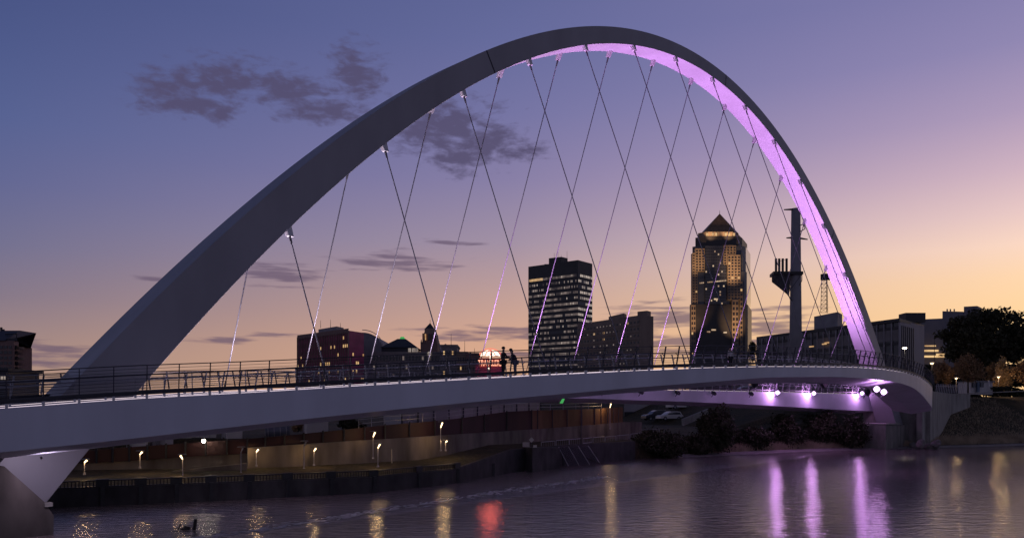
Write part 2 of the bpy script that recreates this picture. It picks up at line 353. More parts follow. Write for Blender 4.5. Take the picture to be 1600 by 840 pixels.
ST = [((-90, -20), 'L'), ((-52, 5), 'L'), ((-38, 22), 'L'), ((-30, 36), 'L'), ((-24.3, 42.3), 'L'), ((-17, 45.6), 'L'), ((-8.8, 49.8), 'L'), ((-4.2, 56), 'L'), ((0, 66), 'K'), ((6, 76), 'K'), ((13, 84), 'K'),
      ((17, 87.5), 'M'), ((21.7, 90), 'M'), ((31, 97), 'M'), ((41, 102.7), 'M'), ((50, 106.5), 'Q'), ((56, 109), 'R'), ((75.6, 117.6), 'R'), ((100, 129), 'R'), ((140, 150), 'R'), ((320, 230), 'R'), ((900, 480), 'R')]
PR = {'L': [(0.3, -2), (0.32, 0.98), (2.0, 1.1), (5.0, 1.2), (9, 1.35), (15, 1.5), (16, 3.0), (20, 3.2), (40, 3.4), (120, 4.0), (600, 5.0), (5000, 5.1)],
      'K': [(0.3, -2), (0.32, 1.9), (2.0, 1.95), (5.0, 2.1), (9, 2.25), (15, 2.4), (16, 3.0), (20, 3.2), (40, 3.4), (120, 4.0), (600, 5.0), (5000, 5.1)],
      'M': [(-3, -1.5), (0, 0.05), (2.0, 0.35), (5.0, 0.9), (8, 1.5), (12, 2.0), (18, 2.5), (30, 2.7), (55, 2.9), (120, 4.0), (600, 5.0), (5000, 5.1)],
      'Q': [(-3, -1.5), (0, 0.05), (1.5, 0.35), (3.0, 0.7), (5, 1.2), (7, 2.2), (10, 4.0), (15, 5.5), (40, 6.2), (120, 5.5), (600, 5.0), (5000, 5.1)],
      'R': [(-3, -1.5), (0, 0.05), (1.5, 0.35), (3.0, 0.75), (6, 2.0), (10, 4.4), (15, 7.0), (17.5, 7.6), (40, 7.7), (120, 7.5), (600, 6.0), (5000, 5.1)]}
OUT = Vector((-0.47, 0.883))
g = MB(); rows = []
sub = []
for (a, ta), (b, tb) in zip(ST[:-1], ST[1:]):
    n = max(1, int((Vector(b)-Vector(a)).length/5)) if abs(a[0]) < 140 else 3
    for i in range(n): sub.append((Vector(a).lerp(Vector(b), i/n), ta, tb, i/n))
sub.append((Vector(ST[-1][0]), 'R', 'R', 0))
for p, ta, tb, f in sub:
    row = []
    for (o1, z1), (o2, z2) in zip(PR[ta], PR[tb]):
        o_ = o1+(o2-o1)*f; z_ = z1+(z2-z1)*f
        j = 0 if o_ < 0.5 or o_ > 300 else (rng.random()-0.5)*0.18
        row.append((p.x+OUT.x*o_, p.y+OUT.y*o_, z_+j))
    rows.append(row)
g.sweep(rows, closed=False)
ground = g.build('ground', ground_mat(), kind='structure', smooth=False)
def bankpt(px):
    # point on the bank line that stands in a photo column
    u = (px-800)/F
    for (a, _), (b, _) in zip(ST[3:-1], ST[4:]):
        d0 = a[0]-u*a[1]; d1 = b[0]-u*b[1]
        if d0 <= 0 <= d1: t = d0/(d0-d1); return Vector((a[0]+(b[0]-a[0])*t, a[1]+(b[1]-a[1])*t))
# silt strip along the right shore
s = MB(); secs = []
for i in range(60):
    x = 17+i*(80/59.); a = None
    for (p, _), (q, _) in zip(ST[:-1], ST[1:]):
        if p[0] <= x <= q[0]: t = (x-p[0])/(q[0]-p[0]); a = Vector((x, p[1]+(q[1]-p[1])*t))
    wd = 0.9+0.7*rng.random(); e = rng.random()*0.5
    secs.append([(a.x-OUT.x*wd, a.y-OUT.y*wd, 0.02), (a.x-OUT.x*(wd-.2), a.y-OUT.y*(wd-.2), 0.10), (a.x+OUT.x*(0.7+e), a.y+OUT.y*(0.7+e), 0.24), (a.x+OUT.x*(1.4+e), a.y+OUT.y*(1.4+e), 0.14)])
s.sweep(secs, closed=False); s.build('silt_shore', MT['silt'], kind='structure')

# ------------------------------------------------------------------ the bridge
AX, ANG, S, H_, C_, K0 = -11.73296, R(46.06775), 6.24556, 30.71646, 0.48766, 6.58498
DV = Vector((math.cos(ANG), math.sin(ANG), 0)); NV = Vector((-DV.y, DV.x, 0)); B0 = Vector((AX, 42.0, 0))
def AP(k, b, z): # point k bays along the arch plane, b metres behind it, z above the eye
    p = B0+DV*(k*S)+NV*b; return Vector((p.x, p.y, EYE+z))
def arch_sec(k, side, outer):
    q = (k-K0)/7.0; wd = 1.84571+0.50141*q*q; D = 1.16754+0.77938*q*q-0.11064*q
    tz = -2*C_*(k-K0)/S; Ln = math.hypot(1, tz); u = 0; z = H_-C_*(k-K0)**2
    if outer: u = -tz/Ln*D; z += D/Ln
    return AP(k+u/S, wd if side else 0.0, z)
bridge = empty('arch_bridge', AP(6.5, 0, -EYE), 'white arched footbridge with two curved walkways hung from one tall arch by crossing cables', 'bridge')
secs = []
for k in np.linspace(-2.35, 15.0, 150):
    ni, no_, fi, fo = arch_sec(k, 0, 0), arch_sec(k, 0, 1), arch_sec(k, 1, 0), arch_sec(k, 1, 1)
    c = 0.012; ring = [ni, no_, fo, fi]; out = []
    for i in range(4):
        p = ring[i]; a = ring[i-1]; b = ring[(i+1) % 4]
        out += [p+(a-p).normalized()*c, p+(b-p).normalized()*c]
    secs.append(out)
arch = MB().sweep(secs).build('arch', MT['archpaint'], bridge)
for k in (2.45, 7.35, 11.3):
    a = [arch_sec(k+dk, 0, o_) - NV*0.012 for dk, o_ in ((-.006, 0), (.006, 0), (.006, 1), (-.006, 1))]
    sm = MB(); sm.quad(*a); sm.sweep([a, [p+NV*0.02 for p in a]]); sm.build('seam', MT['rail'], arch)

KN = np.array([-5, -4, -3, -2, -1, 0, 1, 2, 3, 4, 5, 6, 7, 8, 9, 10, 11, 12, 13, 14, 15, 16.])
BN = -np.array([-6.3, -4.4, -2.4, -.4, 1.6, 3.6, 5.5, 7.1, 8.2, 8.95, 9.4, 9.5, 9.4, 9.1, 8.6, 7.9, 6.7, 5., 3.1, 1.2, -.8, -2.8])
BF = np.array([-5.2, -3, -.9, 1.2, 3.3, 5.4, 7.8, 9.5, 10.6, 11.15, 11.4, 11.4, 11.1, 10.6, 9.9, 9, 7.9, 6.7, 5.4, 4.0, 2.6, 1.2])
ZNk = [-5, -2.27, -1.62, -.85, 0, 1.02, 2.32, 3.21, 4.27, 5.77, 6.57, 7.55, 8.6, 9.6, 10.3, 11, 12, 13, 16]
ZN = [-1.2, .02, .40, .73, 1.15, 1.62, 2.16, 2.49, 2.80, 3.13, 3.29, 3.37, 3.34, 3.07, 2.72, 2.4, 2.1, 1.95, 1.8]
ZBk = [-5, -2.27, -1.62, -.85, 0, 1.02, 2.32, 3.21, 4.27, 5.77, 6.57, 7.55, 8.6, 9.3, 9.8, 10.5, 11, 12, 13, 16]
ZB = [-3.0, -1.58, -1.16, -.60, -.03, .57, 1.26, 1.64, 2.12, 2.43, 2.49, 2.5, 2.33, 2.0, 1.5, .8, .45, .1, -.1, -.2]
ZFk = [-5, -3, 0, 2, 4, 6, 8, 10, 12, 14, 16]; ZF = [-1.2, -.1, 1.1, 1.6, 1.95, 2.1, 2.15, 2.2, 2.2, 2.15, 2.1]
TFk = [-5, 0, 3, 6, 9, 11, 14, 16]; TF = [1.8, 1.3, 1.0, .95, 1.25, 1.6, 2.2, 2.4]
KS = np.linspace(-5, 16, 421)
def smooth(x, y, wdt=17):
    v = np.interp(KS, x, y); ker = np.hanning(wdt+2)[1:-1]; ker /= ker.sum()
    return np.convolve(np.pad(v, wdt//2, mode='reflect', reflect_type='odd'), ker, 'valid')
T_BN, T_BF, T_ZN, T_ZB, T_ZF, T_TF = smooth(KN, BN, 31), smooth(KN, BF, 31), smooth(ZNk, ZN), smooth(ZBk, ZB), smooth(ZFk, ZF, 31), smooth(TFk, TF, 31)
fn = lambda T: (lambda k: float(np.interp(k, KS, T)))
bn, bf, zn, zb, zf, tf = map(fn, (T_BN, T_BF, T_ZN, T_ZB, T_ZF, T_TF))
WD = 4.6
class Deck:
    def __init__(s, sgn, bfun, ztop, th): s.sgn, s.b, s.z, s.th = sgn, bfun, ztop, th
    def frame(s, k):
        e = 0.02; p0 = AP(k-e, s.b(k-e), 0); p1 = AP(k+e, s.b(k+e), 0); t = (p1-p0); t.z = 0; t.normalize()
        o = Vector((t.y, -t.x, 0)); o = o if o.dot(NV)*s.sgn > 0 else -o
        return t, o
    def P(s, k, off, dz): # off metres outward from the inner edge
        # outward offset is kept square to the arch plane so that the width stays even
        p = AP(k, s.b(k)+s.sgn*off, s.z(k)); p.z += dz; return p
ND = Deck(-1, bn, zn, lambda k: zn(k)-zb(k)); FD = Deck(1, bf, zf, tf)
def deck_mesh(D, k0, k1, n=160):
    secs = []
    for k in np.linspace(k0, k1, n):
        th = D.th(k)
        secs.append([D.P(k, 0, 0), D.P(k, WD, 0), D.P(k, WD-0.0, -0.06), D.P(k, WD-0.06, -th), D.P(k, WD/2, -th-0.38), D.P(k, 0.28, -th), D.P(k, 0.02, -0.06)])
    return MB().sweep(secs)
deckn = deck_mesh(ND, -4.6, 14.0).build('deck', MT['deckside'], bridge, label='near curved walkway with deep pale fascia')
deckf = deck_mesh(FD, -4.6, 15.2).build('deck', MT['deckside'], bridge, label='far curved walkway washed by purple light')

def arc_k(D, off, k0, k1, step):
    ks = [k0]; acc = 0; k = k0; p = D.P(k0, off, 0)
    while k < k1:
        k += 0.01; q = D.P(k, off, 0); acc += (q-p).length; p = q
        if acc >= step: ks.append(k); acc = 0
    return ks
def post_mesh(h, lean, hand_z, side):
    m = MB()
    d = Vector((lean, 0, h)).normalized()
    m.box(Vector((lean/2, 0, h/2)), (0.085, 0.034, h), X=(d.z, 0, -d.x), Z=d)
    q = [Vector((lean*hand_z/h*0.75, 0, hand_z*0.72)), Vector((lean*hand_z/h-0.10, 0, hand_z*0.82)), Vector((lean*hand_z/h-0.22, 0, hand_z-0.02))]
    m.path(q, 0.02, n=5)
    return m
def railing(D, off, sgn_out, h, lean, hand_z, k0, k1, step, label, matp, led=True, nc=7):
    # local frame: x outward, y along, z up
    rt = bpy.data.objects.new('railing', None); COL.objects.link(rt); rt.parent = bridge; rt.matrix_parent_inverse = W2L(bridge); rt['label'] = label
    ks = arc_k(D, off, k0, k1, step)
    base = 0.30
    proto = post_mesh(h, lean, hand_z, 1).build('post', matp, rt); COL.objects.unlink(proto)
    bpy.data.objects.remove(proto, do_unlink=True) if False else None
    def fr(k):
        t, o = D.frame(k); o = o*sgn_out; return t, o
    for k in ks[:100]:
        t, o = fr(k); p = D.P(k, off, base)
        mtx = Matrix(((o.x, t.x, 0, p.x), (o.y, t.y, 0, p.y), (0, 0, 1, p.z), (0, 0, 0, 1)))
        link_copy(proto, 'post', rt, mtx)
    bpy.data.objects.remove(proto)
    fine = np.linspace(ks[0], ks[-1], len(ks)*2)
    def line(dout, dz, r, n=5):
        m = []
        for k in fine:
            t, o = fr(k); p = D.P(k, off, dz)+o*dout
            a = Vector((0, 0, 1)); b = o
            m.append([p+(a*math.cos(x)+b*math.sin(x))*r for x in np.linspace(0, 2*math.pi, n, endpoint=False)])
        return m
    MB().sweep(line(lean, base+h, 0.022)).build('top_rail', matp, rt)
    MB().sweep(line(lean*hand_z/h-0.22, base+hand_z, 0.032)).build('handrail', matp, rt)
    wr = MB()
    for i in range(nc):
        f = (i+1)/(nc+1.0); wr.sweep(line(lean*f, base+h*f, 0.008, 4))
    wr.build('wires', matp, rt)
    bs = []
    for k in fine:
        t, o = fr(k); p = D.P(k, off, 0)
        bs.append([p+o*a+Vector((0, 0, b)) for a, b in ((-.08, .17), (.06, .17), (.08, .30), (-.08, .30))])
    MB().sweep(bs).build('edge_channel', MT['rail'], rt)
    if led:
        pb_ = MB().box((0, 0, 0.085), (0.12, 0.09, 0.17)).build('edge_bracket', MT['anchor'], rt)
        for i, k in enumerate(ks[:100]):
            t, o = fr(k); p = D.P(k, off, 0)
            link_copy(pb_, 'edge_bracket', rt, Matrix(((o.x, t.x, 0, p.x), (o.y, t.y, 0, p.y), (0, 0, 1, p.z), (0, 0, 0, 1))))
        bpy.data.objects.remove(pb_)
        MB().sweep(line(-0.05, 0.030, 0.0105)).build('edge_light', MT['led'], rt)
    return rt
railing(ND, WD-0.06, 1, 1.02, 0.22, 0.66, -4.2, 13.2, 1.12, 'dark outer railing of the near walkway', MT['rail'])
railing(ND, 0.06, -1, 0.74, 0.20, 0.50, -4.2, 13.2, 1.12, 'inner railing of the near walkway', MT['railpale'])
railing(FD, 0.06, -1, 0.85, 0.20, 0.55, -4.0, 14.6, 1.3, 'inner railing of the far walkway', MT['railpale'])
railing(FD, WD-0.06, 1, 1.02, 0.22, 0.66, -4.0, 14.6, 1.3, 'outer railing of the far walkway', MT['rail'], led=False)

def cable(p_arch, p_deck):
    d = (p_deck-p_arch).normalized()
    c = MB().tube(p_arch+d*0.8, p_deck, 0.035, n=7).build('cable', MT['cable'], bridge, smooth=True)
    a = MB(); x = DV
    a.box(p_arch+d*0.22, (0.30, 0.10, 0.75), X=x, Z=-d, taper=1.35)
    a.box(p_arch+d*0.22+NV*0.12, (0.30, 0.03, 0.75), X=x, Z=-d, taper=1.35); a.box(p_arch+d*0.22-NV*0.12, (0.30, 0.03, 0.75), X=x, Z=-d, taper=1.35)
    a.build('anchor_plate', MT['anchor'], c)
    MB().tube(p_arch+d*0.55, p_arch+d*1.05, 0.075, 0.05, n=8).build('socket', MT['socket'], c)
    MB().tube(p_deck-d*0.5, p_deck, 0.05, 0.07, n=8).build('deck_socket', MT['socket'], c)
for k in range(14):
    p = arch_sec(k, 0, 0)+NV*0.22; cable(p+Vector((0, 0, 0.1)), ND.P(min(k, 13), 0.12, 0.1))
for k in range(14):
    kk = k-0.17; q = (kk-K0)/7.0; p = arch_sec(kk, 1, 0)-NV*0.22; cable(p+Vector((0, 0, 0.1)), FD.P(kk, 0.12, 0.1))

# floodlights on brackets off the inner edge of the far walkway
PUR = (0.82, 0.38, 1.0)
def floodlight(pos, aim, lit, energy=0, label=None, spot=0, col=PUR, ang=62, size=1.0):
    d = (Vector(aim)-Vector(pos)).normalized()
    f = MB()
    f.box(Vector(pos)-d*0.16*size, (0.42*size, 0.42*size, 0.30*size), X=d.orthogonal(), Z=d, taper=1.15)
    f.tube(Vector(pos)-d*0.1, Vector(pos)+(Vector((0, 0, -0.55))+NV*0.35)*size, 0.035*size, n=6)
    o = f.build('floodlight', MT['rail'], bridge, label=label)
    ln = MB(); a = d.orthogonal().normalized(); b = d.cross(a); c = Vector(pos)+d*0.02
    rr_ = 0.24 if lit else 0.2*size
    ln.sweep([[c+(a*math.cos(t)+b*math.sin(t))*rr_*s_+d*h_ for t in np.linspace(0, 2*math.pi, 14, endpoint=False)] for s_, h_ in ((1, 0), (0.8, .06), (0.35, .10), (0.02, .11))])
    ln.build('lens', MT['purple'] if lit else MT['headl'], o, smooth=True)
    if energy: lamp('flood', 'POINT', Vector(pos)+d*0.35, energy, PUR, 0.28, o)
    if spot: lamp('flood', 'SPOT', Vector(pos)+d*0.3, spot, col, 0.25, o, target=aim, angle=R(ang), blend=0.7)
    return o
def far_at(px):
    ks = np.linspace(2, 15, 800); best = min(ks, key=lambda k: abs(800+F*FD.P(k, -0.5, 0).x/FD.P(k, -0.5, 0).y-px)); return best
for px, py in ((1215, 613), (1271.5, 614), (1347, 614), (1370, 607.5), (1381, 612)):
    k = far_at(min(px, 1352)); p = FD.P(k, -0.6, 0); Y = p.y if px < 1350 else 66.5+(px-1370)*.2
    floodlight(at(px, py, Y), Vector((-8, 20, 12)), True, energy=330 if px < 1350 else 90, label='glaring purple floodlight')
for px in (942, 1000, 1057, 1114, 1172):
    k = far_at(px); floodlight(FD.P(k, -0.7, -0.15), arch_sec(min(13.4, k+1.5), 1, 0), False, label='unlit-looking floodlight turned up at the arch')
# linear area lights added without fixtures, in place of the far walkway's floods
for k0, k1, en in ((-1.0, 3.0, 2600), (3.0, 5.5, 2900), (5.5, 8.0, 3000), (8.0, 10.3, 2000), (10.3, 12.7, 1800)):
    p0, p1 = FD.P(k0, -2.2, -1.2), FD.P(k1, -2.2, -1.2); c = (p0+p1)/2; km = (k0+k1)/2
    l = bpy.data.lights.new('arch_wash', 'AREA'); l.shape = 'RECTANGLE'; l.size = (p1-p0).length; l.size_y = .25; l.energy = en; l.color = PUR if k0 > 2 else (1, .82, 1); l.spread = R(75) if k0 > 2 else R(110)
    o = bpy.data.objects.new('arch_wash', l); COL.objects.link(o)
    z = (c-(arch_sec(km, 0, 0)+NV)).normalized(); x = (p1-p0).normalized(); x = (x-z*x.dot(z)).normalized(); y = z.cross(x)
    o.matrix_world = Matrix(((x.x, y.x, z.x, c.x), (x.y, y.y, z.y, c.y), (x.z, y.z, z.z, c.z), (0, 0, 0, 1)))
    mw = o.matrix_world.copy(); o.parent = bridge; o.matrix_parent_inverse = W2L(bridge); o.matrix_basis = mw
for k in (12.8,):
    pos = AP(k-1.6, 1.2, zf(k)-1.0); lamp('arch_wash', 'SPOT', pos, 5500, PUR, 0.2, bridge, target=arch_sec(k+0.3, 0, 0)+NV, angle=R(75), blend=0.9)

fl_ = floodlight(AP(-2.0, -2.9, -1.86), AP(-1.72, 0, -3.0), False, spot=95, col=(.90, .74, 1), ang=150, label='small floodlight under the near walkway lighting the left foot of the arch', size=.16)
for k in (5.2, 7.2, 9.2):  # added lamps, out of sight, to even the light on the far fascia
    floodlight(ND.P(k, 0.3, -ND.th(k)-.35), FD.P(k+1.2, 0, -.4), False, spot=1000, label='unseen floodlight added under the near walkway to wash the far one', ang=48)
gm = MB(); gm.sweep([[at(x, y, 60) for x, y in ((874.5, 629.5), (879.5, 629.5), (882.5, 622.5), (878.5, 622.5))], [at(x, y, 60)+Vector((0, .15, 0)) for x, y in ((874.5, 629.5), (879.5, 629.5), (882.5, 622.5), (878.5, 622.5))]]); gm.build('green_marker_light', MT['greenlight'], bridge)
# right foot: sloping base plate and pedestal, abutment, wing wall
ft = empty('concrete_pedestal', (AP(14.6, 1.2, -EYE)), 'low concrete pedestal under the right foot of the arch on the far shore', 'pedestal')
m = MB(); p = [AP(13.9, -.5, 0), AP(15.1, -.5, 0), AP(15.1, 3.2, 0), AP(13.9, 3.2, 0)]
m.prism([(q.x, q.y) for q in p], -0.5, zz(664, 106)); m.build('block', MT['concrete'], ft)
m = MB(); c = AP(14.45, 1.25, 0); m.box((c.x, c.y, zz(662, 106)), (5.6, 3.3, 0.22), X=DV); m.build('base_plate', MT['paleconcrete'], ft)
ab = empty('abutment', AP(15, 4, -EYE), 'stained concrete abutment wall behind the right foot of the arch', 'abutment')
def wallpoly(pts, z0, name, par, mt, thick=1.2, dirv=(0.35, 0.94)):
    m = MB()
    m.sweep([[ (x, y, z0), (x, y, z), (x+dirv[0]*thick, y+dirv[1]*thick, z), (x+dirv[0]*thick, y+dirv[1]*thick, z0)] for x, y, z in pts]); return m.build(name, mt, par)
Ya = 111.0
wallpoly([(gx(1349, Ya), Ya, zz(641, Ya)), (gx(1400, Ya), Ya, zz(640, Ya)), (gx(1442, Ya), Ya-2, zz(634, Ya))], -0.5, 'front_wall', ab, MT['concrete'], 3)
wing = empty('wing_wall', (gx(1455, 108), 108, 2), 'pale concrete wing wall where the near walkway meets the grassy bank', 'wall')
wallpoly([(gx(1441, 108), 108, zz(632, 108)), (gx(1449, 110), 110, zz(606, 110)), (gx(1459, 113), 113, zz(611, 113)), (gx(1486, 126), 126, zz(614.5, 126)), (gx(1516, 131), 131, zz(615.5, 131))], 0, 'wall', wing, MT['paleconcrete'], 1.0, (-.3, .95))
# plaza fence of slanted pickets on the wing wall
fc = empty('picket_fence', (gx(1470, 122), 122, 7.5), 'short fence of leaning grey pickets on the wing wall', 'fence')
for i in range(17):
    t = i/16.; px = 1462+t*43; Y = 115+t*14; b = at(px, 614, Y)
    MB().tube(b, b+Vector((0.18, 0, 1.35)), 0.05, n=5).build('picket', MT['railpale'], fc)
MB().tube(at(1462, 603, 115), at(1505, 604, 129), 0.03, n=5).build('rail', MT['railpale'], fc)

# left pier: a block cut square to the arch leg
pr = empty('concrete_pier', AP(-2.6, 1, -EYE), 'weathered concrete pier with sloped top holding the left foot of the arch', 'pier')
def on_plane(px, py, b):
    d = Vector(((px-800)/F, 1, (HY-py)/F)); o = B0+NV*b; t = o.dot(NV)/Vector((d.x, d.y, 0)).dot(NV); return Vector((0, 0, EYE))+d*t
prof = [(-260, 728), (7, 728), (69, 783), (74, 791), (84, 805), (83.5, 850), (83, 1000), (-260, 1000)]
a = [on_plane(x, y, -0.7) for x, y in prof]; bq = [p+NV*4.2 for p in a]
MB().sweep([a, bq]).build('block', mat('brown_stained_concrete', (.125, .105, .098), .85, .4, 1.0, bump=.3, streak=.4, detail=8), pr)
MB().box(on_plane(74, 788, -0.6)+Vector((0, 0, 0.02)), (0.3, 0.4, 0.16), X=DV).build('bearing', MT['paleconcrete'], pr)
# bridge landing outside the frame on the left
ld = empty('landing_wall', (-31, 24, 0), 'concrete landing wall at the near end of the walkways', 'wall')
lp = [ND.P(-4.5, -1, 0), ND.P(-4.5, WD+0.5, 0), ND.P(-5, WD+.5, 0), ND.P(-5, -1, 0)]
MB().prism([(q.x, q.y) for q in lp], -0.5, EYE-2.9).build('wall', MT['concrete'], ld)

# ------------------------------------------------------------------ left bank: river wall, balustrade, promenade, retaining wall, fence
rwpx = [60, 160, 220, 276, 330, 390, 450, 518, 585, 655, 715, 770, 830, 880, 930, 985]
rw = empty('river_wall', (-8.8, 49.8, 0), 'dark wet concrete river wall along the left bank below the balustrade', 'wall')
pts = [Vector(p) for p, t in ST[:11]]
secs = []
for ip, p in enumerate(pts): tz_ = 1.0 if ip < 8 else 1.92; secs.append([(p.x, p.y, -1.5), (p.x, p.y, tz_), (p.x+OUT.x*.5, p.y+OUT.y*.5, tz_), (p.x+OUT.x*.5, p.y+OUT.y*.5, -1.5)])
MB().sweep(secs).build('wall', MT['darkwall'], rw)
for px in rwpx[1:]:
    p = bankpt(px); MB().box((p.x-OUT.x*.04, p.y-OUT.y*.04, 0.2), (0.22, 0.16, 1.7), X=(.85, .5, 0)).build('pilaster', MT['black'], rw)
bal = empty('balustrade', (-14, 47, 1), 'low dark balustrade with small balusters on top of the river wall', 'balustrade')
for i, (pa, pb) in enumerate(zip(rwpx[:10], rwpx[1:11])):
    a, b = bankpt(max(pa, 62)), bankpt(pb); a += OUT*.25; b += OUT*.25
    A = Vector((a.x, a.y, 1.0)); Bv = Vector((b.x, b.y, 1.0)); d = Bv-A
    if i < 9 or True: MB().box(Bv+Vector((0, 0, .22)), (0.62, 0.34, 0.44), X=d).build('pier', MT['black'], bal)
    pn = MB(); pn.box((A+Bv)/2+Vector((0, 0, .37)), (d.length-.6, .22, .07), X=d); pn.box((A+Bv)/2+Vector((0, 0, .03)), (d.length-.6, .22, .07), X=d)
    n = int(d.length/0.17)
    for j in range(n):
        q = A+d*((j+.5)/n); pn.tube(q+Vector((0, 0, .05)), q+Vector((0, 0, .35)), .035, .03, n=5, cap=False)
    pn.build('baluster_panel', MT['black'], bal)
# retaining wall with a low ramp, and the fence on it   (px, depth, y bottom, y top of concrete, y top of fence)
RW = [(60, 50.0, 752, 724, 709), (135, 50.5, 749, 721.5, 704), (200, 51.5, 747, 718, 698), (290, 52.5, 742, 711.5, 692), (386, 53.0, 737, 706, 685)]
RW2 = [(387, 53.0, 737, 699, 685), (440, 54.0, 732, 695.5, 680.5), (489, 55.5, 726, 692, 675.5), (554, 57.5, 719, 688, 669), (602, 59.5, 714, 685.5, 663.5), (700, 64.0, 702, 679, 655.5), (800, 74.0, 690, 672.5, 641.5), (867, 82.0, 683, 668, 640), (935, 90.0, 675.5, 662.5, 638), (973, 95.0, 671, 659, 635.5), (1003, 100.0, 667, 659, 0)]
rt = empty('retaining_wall', (-5, 60, 1.2), 'long stained concrete retaining wall under the red fence, lit by path lamps', 'wall')
def rwall(tab, name, mt, ya, yb, off=0.0, thick=0.5):
    return wallpoly([(gx(t[0], t[1]+off), t[1]+off, zz(t[yb], t[1]+off)) for t in tab], 0.6, name, rt, mt, thick, (-.4, .9))
rwall(RW, 'wall', MT['bankconcrete'], 2, 3, 0.6)
rwall(RW2, 'wall', MT['bankconcrete'], 2, 3)
# ramp in front of the lower stretch: a sloping grass verge and a light parapet
wallpoly([(gx(a, b), b, zz(c, b)) for a, b, c in ((200, 50.2, 747), (240, 50.6, 741), (290, 51.0, 733), (340, 51.4, 728), (386, 51.8, 723))], 0.6, 'ramp_parapet', rt, MT['bankconcrete'], 0.25, (-.4, .9))
fe = empty('red_panel_fence', (-5, 60, 3), 'dark red and rust brown panel fence with black posts standing on the retaining wall', 'fence')
allp = RW+RW2[1:-1]
def fence_at(px):
    xs = [t[0] for t in allp]; i = np.interp(px, xs, range(len(xs))); Y = float(np.interp(px, xs, [t[1] for t in allp]))+0.35
    return Y, float(np.interp(px, xs, [t[3] for t in allp])), float(np.interp(px, xs, [t[4] for t in allp]))
fpx = [60, 94, 128, 152, 177, 203, 231, 260, 290, 322, 355, 387, 415, 445, 475, 505, 538, 570, 602, 640, 680, 722, 757, 792, 831, 840, 863, 886, 909, 929, 939, 949, 958, 966, 973]
for i, (pa, pb) in enumerate(zip(fpx[:-1], fpx[1:])):
    (Ya_, yca, yta), (Yb_, ycb, ytb) = fence_at(pa), fence_at(pb)
    A0, A1 = at(pa, yca+1.5, Ya_), at(pa, yta, Ya_); B0_, B1 = at(pb, ycb+1.5, Yb_), at(pb, ytb, Yb_)
    th = Vector((-.04, .09, 0)); mt = MT['redpanel'] if pb <= 831 else MT['brownpanel']
    MB().sweep([[A0, A1, A1+th, A0+th], [B0_, B1, B1+th, B0_+th]]).build('panel', mt, fe)
    MB().box((A0+A1)/2+Vector((0, -.06, .03)), (.10, .12, (A1-A0).length+.12)).build('post', MT['black'], fe)
# short rail and frames above the fence (570..860 px)
sr = empty('steel_guard_rail', at(700, 655, 66), 'thin steel guard rail running along the top of the red fence', 'railing')
for z_ in (0.30, 0.62):
    mm = MB(); ps = []
    for px in range(560, 960, 20):
        Y, yc, yt = fence_at(px); ps.append(at(px, yt, Y)+Vector((0, .15, z_)))
    mm.path(ps, .022, n=5); mm.build('rail', MT['railpale'], sr)
for px in range(560, 960, 20):
    Y, yc, yt = fence_at(px); p = at(px, yt, Y)+Vector((0, .15, 0)); MB().tube(p, p+Vector((0, 0, .64)), .025, n=5).build('post', MT['railpale'], sr)

# path lamps: a pole with a slanted lit head under a small reflector disc
def street_lamp(px, yh, yb, Y, label, lit=True, energy=24, tall=1.0, mirror=1):
    base = at(px, yb, Y); top = at(px, yh, Y); h = top.z-base.z
    e = empty('street_lamp', base, label, 'street lamp', 'path lamps on the left bank')
    MB().tube(base, base+Vector((0, 0, .12)), .09, .07, n=8).tube(base, base+Vector((0, 0, h*.84)), .035, .026, n=7).build('pole', MT['railpale'], e)
    hd = MB(); a = base+Vector((0, 0, h*.80)); b = top+Vector((.14*mirror, 0, -.06))
    hd.tube(a, b, .035, .055, n=7); hd.build('lamp_head', MT['warmlens'] if lit else MT['railpale'], e)
    c = top+Vector((.02*mirror, 0, 0)); MB().tube(c, c+Vector((0, 0, .03)), .26, .24, n=14).build('reflector', MT['paleconcrete'], e)
    if lit: lamp('bulb', 'POINT', a.lerp(b, .75)+Vector((0, -.16, 0)), energy, (1.0, 0.62, 0.28), .09, e)
    return e
street_lamp(132, 717, 741, 46.5, 'lit path lamp closest to the left foot of the arch')
street_lamp(218.6, 704, 731, 49.5, 'lit path lamp on the grass verge between the arch foot and the bright wall lamp')
street_lamp(285.5, 709.5, 745, 48.5, 'lit path lamp below the starry wall lamp with its head slanting left', mirror=-1)
street_lamp(376.5, 698, 740, 50.5, 'unlit grey path lamp before the step in the retaining wall', lit=False)
street_lamp(400.5, 700, 728, 52.6, 'lit path lamp just past the step in the retaining wall')
street_lamp(475, 688.5, 733, 53.5, 'unlit grey path lamp left of a short lit lamp', lit=False)
street_lamp(490.5, 698.5, 727, 54.5, 'short lit path lamp beside an unlit grey one')
street_lamp(583, 673.5, 716, 57.2, 'tall lit lamp standing at the foot of the retaining wall left of a shorter lamp')
street_lamp(590.5, 692, 729, 55.0, 'short lit lamp by the balustrade in front of a taller lamp')
street_lamp(688.5, 658.5, 704, 61.5, 'tallest lit lamp with a wide flat reflector against the red fence', energy=34)
street_lamp(696, 687, 704, 61.8, 'short lit lamp right beside the tallest lamp')
street_lamp(953, 628, 670, 91.0, 'lit lamp in front of the rust brown panels near the far end of the fence', energy=70)
dp = empty('dark_pole', at(908, 700, 76), 'tall unlit black pole in front of the rust brown panels', 'pole')
MB().tube(at(908, 700, 76), at(908, 632, 76), .06, .045, n=8).build('shaft', MT['black'], dp); MB().box(at(908, 631, 76), (.35, .25, .12)).build('cap', MT['black'], dp)
bo = empty('bollard', at(612.5, 723, 56), 'slim pale bollard on the promenade', 'bollard')
